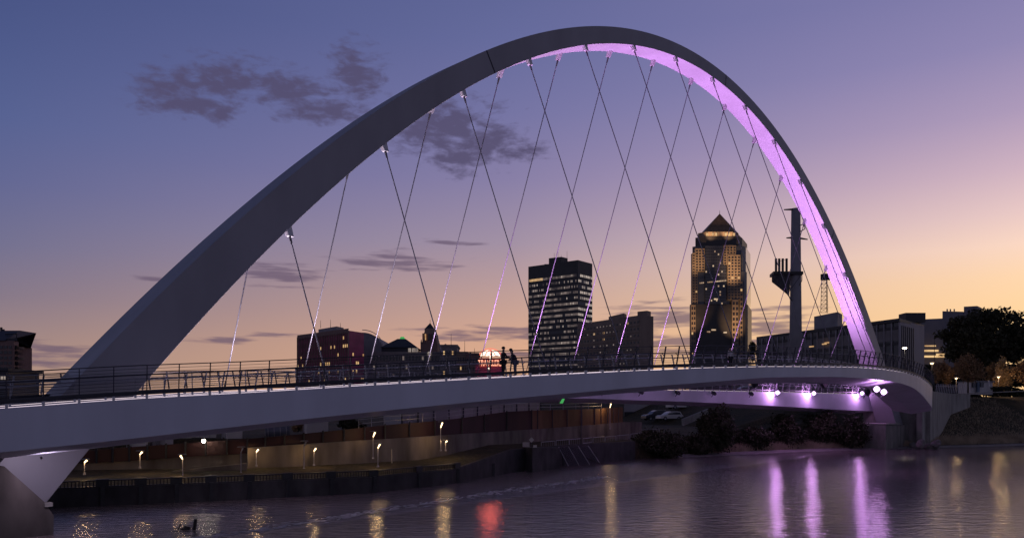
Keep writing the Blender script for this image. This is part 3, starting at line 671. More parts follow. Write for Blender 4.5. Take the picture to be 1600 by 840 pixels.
MB().tube(at(612.5, 723, 56), at(612.5, 701, 56), .05, n=8).build('shaft', MT['paleconcrete'], bo); MB().tube(at(612.5, 701, 56), at(612.5, 700, 56), .06, .03, n=8).build('cap', MT['rail'], bo)
# bright lamp on the fence
bl = empty('wall_lamp', at(318, 689, 52.6), 'very bright bare lamp above the red fence below the walkway', 'lamp')
q = at(318, 688.5, 52.4); MB().tube(at(318, 694, 52.9), q, .03, n=6).build('bracket', MT['black'], bl)
u = MB(); u.sweep([[q+Vector((math.cos(t)*r_, math.sin(t)*r_, h_)) for t in np.linspace(0, 2*math.pi, 10, endpoint=False)] for r_, h_ in ((.02, -.13), (.09, -.1), (.125, 0), (.09, .1), (.02, .13))]); u.build('bulb_glass', MT['whitelens'], bl, smooth=True)
lamp('bulb', 'POINT', q+Vector((0, .5, .25)), 26, (1.0, .80, .58), .1, bl)

# trailers, crates and a tank behind the fence
def box_trailer(px0, px1, y0, Y, h, label, mt=None, slats=True):
    A = at(px0, y0, Y); B = at(px1, y0, Y*1.01); d = B-A; c = (A+B)/2
    e = empty('storage_container', c, label, 'container'); m = MB()
    m.box(c+Vector((0, .8, h/2)), (d.length, 1.6, h), X=d); m.build('body', mt or MT['trailer'], e)
    r_ = MB()
    for j in range(5): q = A+d*((j+.5)/5); r_.box(q+Vector((0, -.03, h/2)), (.05, .05, h*.94), X=d)
    r_.build('rib', MT['railpale'], e)
    MB().box(c+Vector((0, .8, h+.03)), (d.length+.08, 1.7, .06), X=d).build('roof', mt or MT['trailer'], e)
    k = MB()
    for j in (.2, .8):
        q = A+d*j; k.tube(q+Vector((0, .1, -.05)), q+Vector((0, .35, -.05)), .16, n=10)
    k.build('wheel', MT['tyre'], e)
box_trailer(196, 221, 699, 57, 1.0, 'cream storage box showing between the fence and the walkway at far left', MT['trailer'])
box_trailer(223, 239, 697, 58, 1.1, 'grey storage box next to the cream box', MT['paleclad'])
box_trailer(240, 252, 696, 58, 1.05, 'white storage box beside the grey one')
box_trailer(262, 291, 693, 60, 1.35, 'pale lilac storage box left of the bright wall lamp')
box_trailer(293, 332, 690, 61, 1.0, 'long low white trailer behind the bright wall lamp')
box_trailer(345, 370, 687, 61, 1.6, 'white trailer with ribs right of the bright wall lamp')
box_trailer(473, 507, 679, 64, 2.0, 'tall white boxy cabinet beside dark shrubs')
tk = empty('storage_tank', at(437, 682, 63), 'blue grey ribbed tank lying behind the fence', 'tank'); m = MB()
a, b = at(414, 674, 63), at(452, 672, 63.6); m.tube(a, b, .55, n=18); m.build('barrel', MT['tankblue'], tk, smooth=False)
for f in (.1, .35, .6, .85): q = a.lerp(b, f); MB().tube(q, q+(b-a).normalized()*.06, .58, n=18).build('hoop', MT['railpale'], tk)
for f in (.2, .8): MB().box(a.lerp(b, f)+Vector((0, 0, -.5)), (.2, .8, .6)).build('cradle', MT['black'], tk)
gb = empty('low_metal_building', at(715, 650, 80), 'long grey sheet metal building behind the guard rail', 'building')
m = MB(); m.sweep([[at(628, 668, 82), at(628, 640, 82), at(628, 640, 82)+Vector((-3, 7, 0)), at(628, 668, 82)+Vector((-3, 7, 0))], [at(845, 655, 98), at(845, 628, 98), at(845, 628, 98)+Vector((-3, 7, 0)), at(845, 655, 98)+Vector((-3, 7, 0))]]); m.build('wall', MT['paleclad'], gb)
for i in range(11):
    f = i/10.; p0 = at(628, 668, 81.9).lerp(at(845, 655, 97.9), f); p1 = at(628, 640, 81.9).lerp(at(845, 628, 97.9), f); MB().box((p0+p1)/2, (.14, .14, (p1-p0).length)).build('column', MT['rail'], gb)
gg = empty('low_garage', at(1020, 645, 150), 'low grey garage with a dark base behind the parked cars', 'building')
m = MB(); m.prism([(gx(975, 148), 148), (gx(1064, 156), 156), (gx(1070, 170), 170), (gx(975, 164), 164)], 2.0, zz(622, 150)); m.build('wall', MT['paleclad'], gg)
for pa, pb, ya, yb in ((976, 995, 643, 653), (1001, 1062, 642, 645)):
    MB().sweep([[at(pa, ya, 147.4), at(pb, ya, 147.4+(pb-pa)*.08), at(pb, yb, 147.4+(pb-pa)*.08), at(pa, yb, 147.4)], [p+Vector((-.05, .15, 0)) for p in (at(pa, ya, 147.4), at(pb, ya, 147.4+(pb-pa)*.08), at(pb, yb, 147.4+(pb-pa)*.08), at(pa, yb, 147.4))]]).build('opening', MT['black'], gg)
# concrete river structure with a screen of raked steel bars (830..990 px)
it = empty('intake_structure', at(900, 715, 72), 'dark concrete intake with raked steel bars at the water', 'intake')
wallpoly([(gx(832, 66.5), 66.5, zz(699, 66.5)), (gx(875, 71), 71, zz(699, 71))], -1, 'wall', it, MT['darkwall'], 2.2, (-.4, .9))
for i in range(16):
    t = i/15.; a = at(873+t*46, 698-t*2, 72+t*4); b = at(888+t*50, 727-t*3, 70.5+t*4); MB().tube(a, b, .045, n=5).build('bar', MT['railpale'] if i % 5 == 0 else MT['rail'], it)
MB().tube(at(912, 713, 74), at(934, 723, 73.2), .07, .03, n=6).tube(at(934, 723, 73.2), at(950, 724, 74), .05, .02, n=6).build('branch', MT['wood'], it)
pg = empty('promenade_guard_rail', at(900, 690, 74), 'pale panel guard rail along the edge above the intake', 'railing')
for i, (pa, pb, y0, y1, Y) in enumerate(((846, 867, 699, 690, 72), (869, 889, 696.5, 687.5, 74), (890, 908, 694.5, 686, 76), (911, 925, 692, 684.5, 78), (927, 944, 691, 683, 80), (946, 962, 690, 682, 82), (964, 983, 690, 680, 84), (985, 1000, 688, 677.5, 87), (1002, 1030, 686, 671, 91))):
    a0, a1, b0, b1 = at(pa, y0, Y), at(pa, y1, Y), at(pb, y0-1.6, Y+2), at(pb, y1-1.6, Y+2)
    m = MB(); m.path([a0, a1, b1, b0], .03, n=5)
    for j in range(1, 6): m.tube(a0.lerp(b0, j/6), a1.lerp(b1, j/6), .012, n=4)
    m.tube(a0, b0, .03, n=5); m.build('panel', MT['railpale'], pg)
sg = empty('diamond_sign', at(830, 690, 68), 'small pale diamond warning sign with a board under it at the water edge', 'sign'); p = at(830.5, 686.5, 68)
MB().tube(at(830.5, 701, 68), p, .04, n=6).build('post', MT['rail'], sg)
MB().box(p+Vector((0, -.06, 0)), (.32, .03, .32), X=(1, 0, 1), Z=(-1, 0, 1)).build('sign_board', MT['trailer'], sg)
MB().box(at(836, 698, 67.9), (.30, .03, .36)).build('lower_board', MT['trailer'], sg); MB().box(at(822, 694, 67.9), (.6, .03, .42)).build('info_board', MT['paleclad'], sg)

# ------------------------------------------------------------------ buildings of the city
def facade(e, A, B, z0, z1, cols, rows_, wf, hf, mat_dark, mat_lit, p_lit, name='window', band=False, lit_name='lit_window', proud=0.12, seed=0, row_bias=None, maxparts=90):
    # windows on the wall from A to B; bands keep one part for each storey, lit panes are parts up to maxparts
    r = np.random.default_rng(seed); A = Vector((A[0], A[1], 0)); B = Vector((B[0], B[1], 0)); d = B-A; Ln = d.length; d.normalize(); nrm = Vector((d.y, -d.x, 0))
    if nrm.y > 0: nrm = -nrm
    ch = (z1-z0)/rows_; cw = Ln/cols; lits = []
    dark = MB()
    for j in range(rows_):
        zc = z0+(j+.5)*ch
        if band: MB().box(A+d*Ln/2+nrm*proud/2+Vector((0, 0, zc)), (Ln*.985, proud, ch*hf), X=d).build('window_band', mat_dark, e)
        pj = p_lit if row_bias is None else p_lit*row_bias(j/rows_, r)
        on = False
        for i in range(cols):
            on = r.random() < (pj if not on else min(.95, pj*1.6))
            c = A+d*(i+.5)*cw+Vector((0, 0, zc))
            if on: lits.append(c+nrm*(proud+.02 if band else proud)*.8)
            elif not band: dark.box(c+nrm*proud*.5, (cw*wf, proud, ch*hf), X=d)
    if dark.v: dark.build('window', mat_dark, e)['kind'] = 'stuff'
    r.shuffle(lits)
    for c in lits[:maxparts]: MB().box(Vector(c), (cw*wf, .12, ch*hf*.8), X=d).build(lit_name, mat_lit, e)
    if len(lits) > maxparts:
        m = MB()
        for c in lits[maxparts:]: m.box(Vector(c), (cw*wf, .12, ch*hf*.8), X=d)
        m.build(lit_name, mat_lit, e)['kind'] = 'stuff'
def corner_block(e, L_, C, R_, z0, ztop, mt, name='wall', back=None):
    A, B, Cc = [Vector((gx(px, Y), Y)) for px, Y in (L_, C, R_)]
    D = A+(Cc-B)
    MB().prism([tuple(A), tuple(B), tuple(Cc), tuple(D)], z0, ztop).build(name, mt, e); return A, B, Cc, D
GZ = 4.0
# 1 tall dark office tower
e = empty('office_tower', (gx(880, 600), 615, GZ), 'tall dark steel office tower with long rows of lit ribbon windows', 'tower')
Yc = 600; L_, C, R_ = (825.5, Yc*1.047), (903, Yc), (925.5, Yc*1.026); zt = zz(406, Yc)
A, B, Cc, D = corner_block(e, L_, C, R_, GZ, zt, MT['darksteelclad'])
zw = zz(425, Yc)
facade(e, A, B, GZ+4, zw, 40, 24, .62, .52, MT['glass'], MT['dimlit'], .62, band=True, seed=3, row_bias=lambda f, r: r.uniform(.5, 1.3), maxparts=20)
facade(e, A, B, GZ+4, zw, 40, 24, .5, .4, MT['glass'], MT['litcool'], .16, band=False, seed=33, maxparts=50, proud=.2) if False else None
facade(e, B, Cc, GZ+4, zw, 8, 24, .72, .55, MT['glass'], MT['litcool'], .6, band=True, seed=4, row_bias=lambda f, r: .15+1.2*f, maxparts=60)
r = np.random.default_rng(12); d = (B-A)
m = MB(); n_ = Vector((d.y, -d.x)).normalized(); n_ = -n_ if n_.y > 0 else n_
for i in range(105):
    f = r.random(); j = int(r.integers(0, 24)); c = A+d*((int(f*40)+.5)/40)+n_*.22
    if i < 70: MB().box((c.x, c.y, GZ+4+(j+.5)*(zw-GZ-4)/24), (d.length/40*.55, .12, 1.5), X=(d.x, d.y, 0)).build('lit_window', MT['litcool'], e)
for i in list(range(1, 7))+list(range(7, 11)):
    c = A+d*((i*1.1+.5)/40)+n_*.22
    MB().box((c.x, c.y, GZ+4+(23.5)*(zw-GZ-4)/24), (d.length/40*.8, .12, 1.9), X=(d.x, d.y, 0)).build('lit_window', MT['litwarm'], e)
corner_block(e, (857.5, Yc*1.05), (877, Yc*1.04), (887, Yc*1.05), zt-1, zz(401, Yc*1.04), MT['darksteelclad'], 'penthouse')
MB().box((gx(862, 640), 640, zt+1.5), (12, 8, 4)).build('plant_room', MT['darksteelclad'], e)
for px, y in ((866, 395), (872, 393), (877, 398), (886, 392)): MB().tube((gx(px, 632), 632, zt+2), (gx(px, 632), 632, zz(y, 632)), .18, .08, n=5).build('antenna', MT['black'], e)
# 2 slab hotel
e = empty('hotel_block', (gx(970, 420), 430, GZ), 'brown slab hotel with small windows and a blank tan end wall', 'building')
Yc = 420; A, B, Cc, D = corner_block(e, (902, Yc*1.105), (1000, Yc), (1021, Yc*1.014), GZ, zz(492, Yc), MT['tan'])
facade(e, A, B, GZ+3, zz(497, Yc), 19, 13, .42, .34, MT['glass'], MT['litwarm'], .09, seed=9, maxparts=40)
facade(e, A, B, GZ+3.01, zz(497, Yc), 19, 13, .30, .26, MT['glass'], MT['dimlit'], .22, seed=19, maxparts=60, proud=.16)
corner_block(e, (951, Yc*1.10), (975, Yc*1.06), (979, Yc*1.075), zz(497, Yc), zz(489, Yc*1.06), MT['tan'], 'penthouse')
corner_block(e, (996, Yc*1.03), (1011, Yc*1.02), (1017, Yc*1.03), zz(493, Yc), zz(485, Yc*1.02), MT['tan'], 'lift_tower')
m = MB()
for j in range(13):
    zc = GZ+3+(j)*(zz(497, Yc)-GZ-3)/13; dd = B-A; m.box(((A.x+B.x)/2, (A.y+B.y)/2-.2, zc), (dd.length, .35, .5), X=(dd.x, dd.y, 0))
m.build('slab_edge', MT['tan'], e)
# 3 stepped tower with copper pyramid
e = empty('stepped_skyscraper', (gx(1124, 700), 715, GZ), 'tallest tower with stepped granite bays and a glowing copper pyramid roof', 'skyscraper')
Y = 700.
def blk(px0, px1, y0, y1, Yf, dep, mt, name='tier', chamfer=0):
    x0, x1 = gx(px0, Yf), gx(px1, Yf)
    c = chamfer; xb, xd = gx(px0+2, Yf+dep), gx(px1+3, Yf+dep)
    pl = [(x0+c, Yf), (x1-c, Yf), (x1, Yf+c), (xd, Yf+dep-c), (xd-c, Yf+dep), (xb+c, Yf+dep), (xb, Yf+dep-c), (x0, Yf+c)] if c else [(x0, Yf), (x1, Yf), (xd, Yf+dep), (xb, Yf+dep)]
    return MB().prism(pl, GZ if y0 is None else zz(y0, Yf), zz(y1, Yf)).build(name, mt, e)
blk(1079, 1170, None, 475, 702, 50, MT['darksteelclad'], 'base_tier', 3)
blk(1081.5, 1168.5, None, 424, 704, 46, MT['bluegreyglass'], 'middle_tier', 3)
blk(1083.5, 1167.5, None, 384, 706, 42, MT['bluegreyglass'], 'upper_tier', 4)
blk(1088.5, 1162, None, 369.5, 708, 38, MT['darksteelclad'], 'top_tier', 5)
blk(1093, 1155, None, 362, 709, 36, MT['granite'], 'crown_tier', 6)
apx = Vector((gx(1124.5, 727), 727, zz(333.5, 727))); zc = zz(362, 709); m = MB()
ring = [(gx(px, Yy), Yy, zc) for px, Yy in ((1100, 711), (1150, 711), (1154, 716), (1154, 738), (1148, 744), (1101, 744), (1095, 738), (1095, 716))]
for i in range(8): m.poly([ring[i], ring[(i+1) % 8], tuple(apx)])
m.poly(ring[::-1]); m.build('pyramid_roof', MT['copper'], e)
MB().tube(apx-Vector((0, 0, .5)), apx+Vector((0, 0, 3)), .25, .1, n=5).build('finial', MT['black'], e)
for px in (1105, 1114, 1119, 1134, 1139, 1147): MB().box((gx(px, 708.6), 708.6, zz(366, 708.6)), (1.6, .6, 2.6)).build('lit_window', MT['litwarm'], e)
def bay(px0, px1, y0, y1, Yf, cols, rows_, seed, lit=.04):
    x0, x1 = gx(px0, Yf), gx(px1, Yf); MB().prism([(x0, Yf), (x1, Yf), (x1, Yf+6), (x0, Yf+6)], GZ if y0 is None else zz(y0, Yf), zz(y1, Yf)).build('granite_bay', MT['granite'], e)
    facade(e, (x0, Yf), (x1, Yf), GZ+5 if y0 is None else zz(y0, Yf), zz(y1, Yf)-1, cols, rows_, .62, .55, MT['glass'], MT['litwarm'], lit, seed=seed, maxparts=20, proud=.25)
bay(1082, 1090, 475, 395, 702.5, 2, 18, 1); bay(1086.5, 1101, 424, 388, 701.5, 3, 8, 2); bay(1080, 1087, None, 476, 701, 2, 20, 3)
bay(1130.5, 1150, 413, 383, 701.5, 4, 7, 4); bay(1137, 1157, 468, 398, 700.5, 4, 15, 5); bay(1144, 1154, None, 468, 699.5, 2, 20, 6); bay(1156, 1160.5, None, 440, 700.6, 1, 26, 8)
facade(e, (gx(1090, 703.2), 703.2), (gx(1137, 703.2), 703.2), GZ+4, zz(478, 703), 16, 22, .72, .62, MT['glass'], MT['lit'], .05, seed=7, maxparts=40, proud=.2)
x0, x1 = gx(1102, 702), gx(1135, 702)
MB().prism([(x0, 702), (x1, 702), (x1, 706), (x0, 706)], zz(476, 702), zz(384, 702)).build('glass_front', MT['bluegreyglass'], e)
facade(e, (x0, 702), (x1, 702), zz(476, 702), zz(386, 702), 12, 20, .75, .66, MT['glass'], MT['lit'], .045, seed=17, maxparts=40)
for i in range(17):
    if i in (3, 4, 9): continue
    MB().box((gx(1095+i*2.5, 699), 701.5, zz(442-i*.25, 701.5)), (1.0, .4, 1.0)).build('lit_window', MT['lit'], e)
for px0, px1, y in ((1116, 1122, 467), (1105, 1110, 518), (1112, 1119, 515), (1131, 1136, 519)):
    MB().box((gx((px0+px1)/2, 700), 700.8, zz(y, 700.8)), (gx(px1, 700)-gx(px0, 700), .4, 1.2)).build('lit_window', MT['lit'], e)
for px, y, tx, ty, en, Yl in ((1086, 440, 1090, 402, 100000, 668), (1146, 450, 1145, 415, 150000, 664), (1150, 540, 1149, 500, 110000, 668), (1080, 540, 1083, 490, 90000, 672), (1108, 378, 1118, 345, 30000, 698), (1142, 378, 1134, 345, 30000, 698)):
    lamp('facade_flood', 'SPOT', at(px, y, Yl), en, (1.0, .60, .30), .8, e, target=at(tx, ty, 702 if y > 380 else 720), angle=R(58 if y < 380 else 46), blend=1.0)
# 4 maroon office block with penthouse
e = empty('maroon_office_block', (gx(520, 330), 340, GZ), 'maroon office block with pale fins and scattered lit offices', 'building')
Yc = 330; A, B, Cc, D = corner_block(e, (465, Yc*1.091), (544.5, Yc), (568.5, Yc*1.03), GZ, zz(516, Yc), MT['maroon'])
facade(e, A, B, GZ+2, zz(520, Yc), 30, 9, .7, .45, MT['maroon'], MT['litwarm'], .10, seed=21, maxparts=60, band=True)
facade(e, B, Cc, GZ+2, zz(520, Yc), 9, 9, .7, .45, MT['maroon'], MT['litwarm'], .14, seed=25, maxparts=40, band=True)
m = MB(); dd = B-A
for i in range(31): c = A+dd*(i/30.); m.box((c.x, c.y-.35, (GZ+zz(516, Yc))/2), (.18, .5, zz(516, Yc)-GZ), X=(dd.x, dd.y, 0))
m.build('fin', MT['tan'], e)
MB().sweep([[(p.x, p.y-.4, z_) for p, z_ in ((A, zz(516, Yc)), (B, zz(516, Yc)))][0:1]*1+[(A.x, A.y-.6, zz(516, Yc)-1), (A.x, A.y-.6, zz(516, Yc)+.8), (A.x, A.y+1, zz(516, Yc)+.8)], [(B.x, B.y-.4, zz(516, Yc)), (B.x, B.y-.6, zz(516, Yc)-1), (B.x, B.y-.6, zz(516, Yc)+.8), (B.x, B.y+1, zz(516, Yc)+.8)]]).build('cornice', MT['brick'], e)
corner_block(e, (497.5, Yc*1.11), (526, Yc*1.07), (537, Yc*1.09), zz(518, Yc), zz(509.5, Yc*1.07), MT['greyroof'], 'penthouse')
for px, y in ((501, 500), (516.5, 499), (532, 504), (562, 512)): MB().tube((gx(px, 352), 352, zz(512, 352)), (gx(px, 352), 352, zz(y, 352)), .12, .06, n=5).build('antenna', MT['black'], e)
# 5 barrel roofed hall
e = empty('arched_roof_hall', (gx(585, 380), 390, GZ), 'grey hall with a curved barrel roof behind the maroon block', 'building')
Yf = 380; pl = [(566, 640), (566, 519)]+[(566+32*math.sin(t), 545-26*math.cos(t)) for t in np.linspace(.15, 1.5, 10)]+[(598, 640)]
MB().sweep([[at(x, y, Yf) for x, y in pl], [at(x, y, Yf)+Vector((0, 40, 0)) for x, y in pl]]).build('hall', MT['greyroof'], e)
MB().path([at(x, y, Yf-.4)+Vector((0, 0, 1.2)) for x, y in pl[1:-1]], .18, n=5).build('roof_edge', MT['railpale'], e)
# 6 low block with hip roof and a green beacon
e = empty('hip_roof_block', (gx(625, 350), 360, GZ), 'dark stone block with a wide slate hip roof and a green light on top', 'building')
Yf = 350
MB().prism([(gx(580, Yf), Yf), (gx(716, Yf), Yf), (gx(716, Yf), Yf+40), (gx(580, Yf), Yf+40)], GZ, zz(549, Yf)).build('wall', MT['stone'], e)
facade(e, (gx(582, Yf), Yf), (gx(714, Yf), Yf), GZ+2, zz(552, Yf), 26, 6, .5, .5, MT['glass'], MT['dimlit'], .10, seed=31, maxparts=40)
Yr = 353; MB().prism([(gx(596, Yr), Yr), (gx(648, Yr), Yr), (gx(648, Yr), Yr+20), (gx(596, Yr), Yr+20)], zz(552, Yr), zz(543, Yr)).build('upper_wall', MT['slate'], e)
b_ = [(gx(594, Yr-1), Yr-1), (gx(652, Yr-1), Yr-1), (gx(652, Yr), Yr+22), (gx(594, Yr), Yr+22)]; tp = [(gx(617, Yr), Yr+8), (gx(630, Yr), Yr+8), (gx(630, Yr), Yr+14), (gx(617, Yr), Yr+14)]
MB().sweep([[(x, y, zz(542.5, Yr)) for x, y in b_], [(x, y, zz(529, Yr+8)) for x, y in tp]]).build('hip_roof', MT['slate'], e)
MB().box((gx(624, Yr), Yr+10, zz(528, Yr+10)), (2.4, 2.4, 1.2), taper=.6).build('beacon', MT['greenlight'], e)
for px in (640, 646, 651): MB().box((gx(px, Yf-.3), Yf-.3, zz(546.5, Yf)), (1.2, .5, 1.6)).build('lit_window', MT['litcool'], e)
c = at(671, 552, Yf-.5); MB().tube(c, c+Vector((0, -.2, 0)), .9, n=12).build('wall_emblem', MT['litcool'], e)
# 7 pointed clock tower
e = empty('spired_tower', (gx(670, 420), 428, GZ), 'slender ornate tower with a pointed roof and small turrets', 'tower')
Yf = 420
def blk7(px0, px1, y0, y1, name, mt, off): MB().prism([(gx(px0, Yf), Yf+off), (gx(px1, Yf), Yf+off), (gx(px1, Yf), Yf+14-off), (gx(px0, Yf), Yf+14-off)], zz(y0, Yf), zz(y1, Yf)).build(name, mt, e)
blk7(657, 683.5, 640, 534, 'shaft', MT['brick'], 0); blk7(659.5, 681, 534, 520, 'belfry', MT['brick'], 1); blk7(662.5, 677.5, 520, 512, 'upper_belfry', MT['tan'], 2.5)
ap = Vector((gx(670, Yf), Yf+7, zz(504, Yf+7))); ring = [(gx(px, Yf), Yf+y_, zz(512, Yf)) for px, y_ in ((663, 2.6), (677, 2.6), (677, 11.4), (663, 11.4))]; m = MB()
for i in range(4): m.poly([ring[i], ring[(i+1) % 4], tuple(ap)])
m.build('spire', MT['slate'], e); MB().tube(ap, ap+Vector((0, 0, 1.6)), .1, n=5).build('finial', MT['black'], e)
for px in (658.2, 663, 677, 682): MB().tube((gx(px, Yf-.5), Yf-.5, zz(536, Yf)), (gx(px, Yf-.5), Yf-.5, zz(519 if 660 < px < 680 else 530, Yf)), .5, .15, n=6).build('turret', MT['brick'], e)
for px in (664, 670, 676): MB().box((gx(px, Yf), Yf+.6, zz(526, Yf)), (1.0, .9, 3.2)).build('opening', MT['litwarm'] if px == 664 else MT['glass'], e)
# 8 stone mid rises
for px0, px1, yt, Yf, mt, lb, sd in ((687, 714, 541, 330, MT['stone'], 'plain stone mid rise with a small gabled parapet right of the spired tower', 41), (714, 730, 552, 325, MT['tan'], 'narrow tan mid rise with bright lower windows', 42), (728, 747, 554, 318, MT['brick'], 'brick mid rise left of the red umbrella sign', 43)):
    e = empty('mid_rise_building', (gx((px0+px1)/2, Yf), Yf+8, GZ), lb, 'building')
    MB().prism([(gx(px0, Yf), Yf), (gx(px1, Yf), Yf), (gx(px1, Yf), Yf+16), (gx(px0, Yf), Yf+16)], GZ, zz(yt, Yf)).build('wall', mt, e)
    facade(e, (gx(px0, Yf), Yf), (gx(px1, Yf), Yf), GZ+2, zz(yt+2, Yf), max(4, int((px1-px0)/4)), 6, .45, .45, MT['glass'], MT['litwarm'], .16, seed=sd, maxparts=30)
    MB().box((gx((px0+px1)/2, Yf), Yf+8, zz(yt, Yf)+.4), (gx(px1, Yf)-gx(px0, Yf)+.6, 16.6, .8)).build('parapet', mt, e)
    if sd == 41: MB().sweep([[at(x, y, Yf+.2) for x, y in ((689, 541), (696, 536.5), (703, 541))], [at(x, y, Yf+4) for x, y in ((689, 541), (696, 536.5), (703, 541))]]).build('gable', mt, e)
    MB().tube((gx((px0+px1)/2+3, Yf), Yf+5, zz(yt, Yf)), (gx((px0+px1)/2+3, Yf), Yf+5, zz(yt-22 if sd < 43 else yt-12, Yf)), .12, .06, n=5).build('antenna', MT['black'], e)
# 9 red umbrella sign
e = empty('umbrella_neon_sign', (gx(766, 118), 118, GZ), 'glowing red and white umbrella sign with lettering beside two people', 'sign')
Yf = 118.
MB().prism([(gx(742, Yf), Yf+2), (gx(786, Yf), Yf+2), (gx(786, Yf), Yf+7), (gx(742, Yf), Yf+7)], GZ, zz(566, Yf)).build('building_base', MT['maroon'], e)
pl = [(751, 556)]+[(766+15*math.sin(t), 556-9.6*math.cos(t)) for t in np.linspace(-1.5, 1.5, 14)]+[(781, 556), (776, 554.4), (771, 555.6), (766, 554.2), (761, 555.6), (756, 554.4)]
MB().sweep([[at(x, y, Yf) for x, y in pl], [at(x, y, Yf)+Vector((0, .25, 0)) for x, y in pl]]).build('canopy', MT['whiteneon'], e)
for dx_ in (-8, 0, 8): MB().path([at(766+dx_*.1, 546.4, Yf-.08), at(766+dx_*.7, 550, Yf-.085), at(766+dx_, 555, Yf-.08)], .06, n=5).build('canopy_rib', MT['rednéon'.replace('é', 'e')], e)
MB().path([at(766, 555, Yf), at(766, 573.5, Yf), at(765.2, 576, Yf), at(763.8, 576, Yf), at(763.2, 574, Yf)], .09, n=6).build('handle', MT['whiteneon'], e)
MB().path([at(766+17*math.sin(t), 556-12*math.cos(t), Yf+.3) for t in np.linspace(-1.45, 1.45, 16)], .04, n=4).build('red_outline', MT['rednéon'.replace('é', 'e')], e)
cu = bpy.data.curves.new('lettering', 'FONT'); cu.body = 'TRAVELERS'; cu.size = 1.12; cu.align_x = 'CENTER'; cu.extrude = .05; cu.offset = .02
to = bpy.data.objects.new('lettering', cu); COL.objects.link(to); to.location = at(765.5, 571, Yf-.12); to.rotation_euler = (R(90), 0, 0); to.scale = (.62, 1.1, 1)
bpy.context.view_layer.update(); lme = bpy.data.meshes.new_from_object(to.evaluated_get(bpy.context.evaluated_depsgraph_get())); lm = to.matrix_world.copy(); bpy.data.objects.remove(to)
lme.materials.clear(); lme.materials.append(glow('lettering_neon', (1.0, .42, .26), 1.9)); lme.transform(lm)
to = bpy.data.objects.new('lettering', lme); COL.objects.link(to); to.parent = e; to.matrix_parent_inverse = W2L(e)
MB().sweep([[at(748.5, y, Yf) for y in (559, 573)]+[at(748.5, y, Yf)+Vector((0, .12, 0)) for y in (573, 559)], [at(782.5, y, Yf) for y in (559, 573)]+[at(782.5, y, Yf)+Vector((0, .12, 0)) for y in (573, 559)]]).build('sign_frame', glow('dim_red_neon', (.55, .04, .03), .5), e)
lamp('neon', 'SPOT', at(766, 558, Yf-1.2), 1500, (1, .13, .09), 1.0, e, target=(-1.2, 38, 0), angle=R(16), blend=.6)
# 10 dark hall with columns
e = empty('colonnaded_hall', (gx(1300, 230), 235, GZ), 'long dark glass hall with pale columns behind the monopole', 'building')
A, B, Cc, D = corner_block(e, (1183, 262), (1405, 210), (1443, 226), 3, zz(499, 210), MT['glass'])
corner_block(e, (1182, 262.5), (1405.5, 208.9), (1444, 226), zz(502.5, 210), zz(497.5, 210), MT['darksteelclad'], 'roof_slab')
dd = B-A
for i in range(23):
    p0, p1 = A+dd*((i+.12)/23.), A+dd*((i+.88)/23.)
    if i % 7 != 3: MB().box(((p0.x+p1.x)/2, (p0.y+p1.y)/2-.06, (zz(541, 230)+zz(525, 230))/2), ((p1-p0).length, .12, zz(525, 230)-zz(541, 230)), X=(dd.x, dd.y, 0)).build('wall_panel', MT['stone'], e)
for i in range(24):
    c = A+dd*(i/23.); MB().box((c.x, c.y-.25, (3+zz(503, 210))/2), (.30, .5, zz(503, 210)-3), X=(dd.x, dd.y, 0)).build('column', MT['paleclad'], e)
for z_ in (zz(545, 230), zz(523, 230)): MB().box((A.x+dd.x/2, A.y+dd.y/2-.1, z_), (dd.length*.99, .35, .8), X=(dd.x, dd.y, 0)).build('floor_band', MT['darksteelclad'], e)
dd2 = Cc-B; MB().box(((B.x+Cc.x)/2+.1, (B.y+Cc.y)/2-.1, (3+zz(503, 215))/2), (dd2.length*.97, .3, zz(503, 215)-3), X=(dd2.x, dd2.y, 0)).build('end_wall', MT['paleclad'], e)
for i in range(7): c = B+dd2*((i+.6)/13.); MB().box((c.x+.2, c.y-.2, (3+zz(508, 215))/2), (.25, .4, zz(508, 215)-4), X=(dd2.x, dd2.y, 0)).build('fin', MT['black'], e)
for px, y in ((1268, 541), (1288, 537), (1292, 535)): MB().box(at(px, y, 233), (1.6, .3, .35), X=(dd.x, dd.y, 0)).build('lit_window', MT['litwarm'], e)
corner_block(e, (1272, 252), (1309, 240), (1316, 246), zz(515, 240), zz(487, 240), MT['greyroof'], 'plant_room')
MB().box(at(1425, 497, 222), (5.5, 4, 2.6)).build('roof_unit', MT['darksteelclad'], e)
# lattice mast standing on the plant room
e = empty('lattice_mast', at(1289, 487, 246), 'thin steel lattice mast with a dark head on the flat roof', 'mast')
m = MB(); b0 = at(1289, 488, 246); h = zz(430, 246)-b0.z
lg = [Vector((math.cos(t)*1.25, math.sin(t)*1.25, 0)) for t in (.5, 2.6, 4.7)]
for v in lg: m.tube(b0+v, b0+v*.75+Vector((0, 0, h)), .09, n=5)
for i in range(9):
    for a_, b_ in ((0, 1), (1, 2), (2, 0)):
        f0, f1 = i/9., (i+1)/9.; m.tube(b0+lg[a_]*(1-.25*f0)+Vector((0, 0, h*f0)), b0+lg[b_]*(1-.25*f1)+Vector((0, 0, h*f1)), .05, n=4); m.tube(b0+lg[a_]*(1-.25*f0)+Vector((0, 0, h*f0)), b0+lg[b_]*(1-.25*f0)+Vector((0, 0, h*f0)), .05, n=4)
m.build('lattice', MT['black'], e)
t_ = b0+Vector((0, 0, h)); MB().tube(t_+Vector((0, 0, -1.4)), t_+Vector((0, 0, .4)), 1.1, n=10).build('head', MT['black'], e)
for s_ in (-1, 1): MB().box(t_+Vector((s_*1.2, -.4, -.6)), (.5, .5, 1.8)).build('antenna', MT['black'], e)
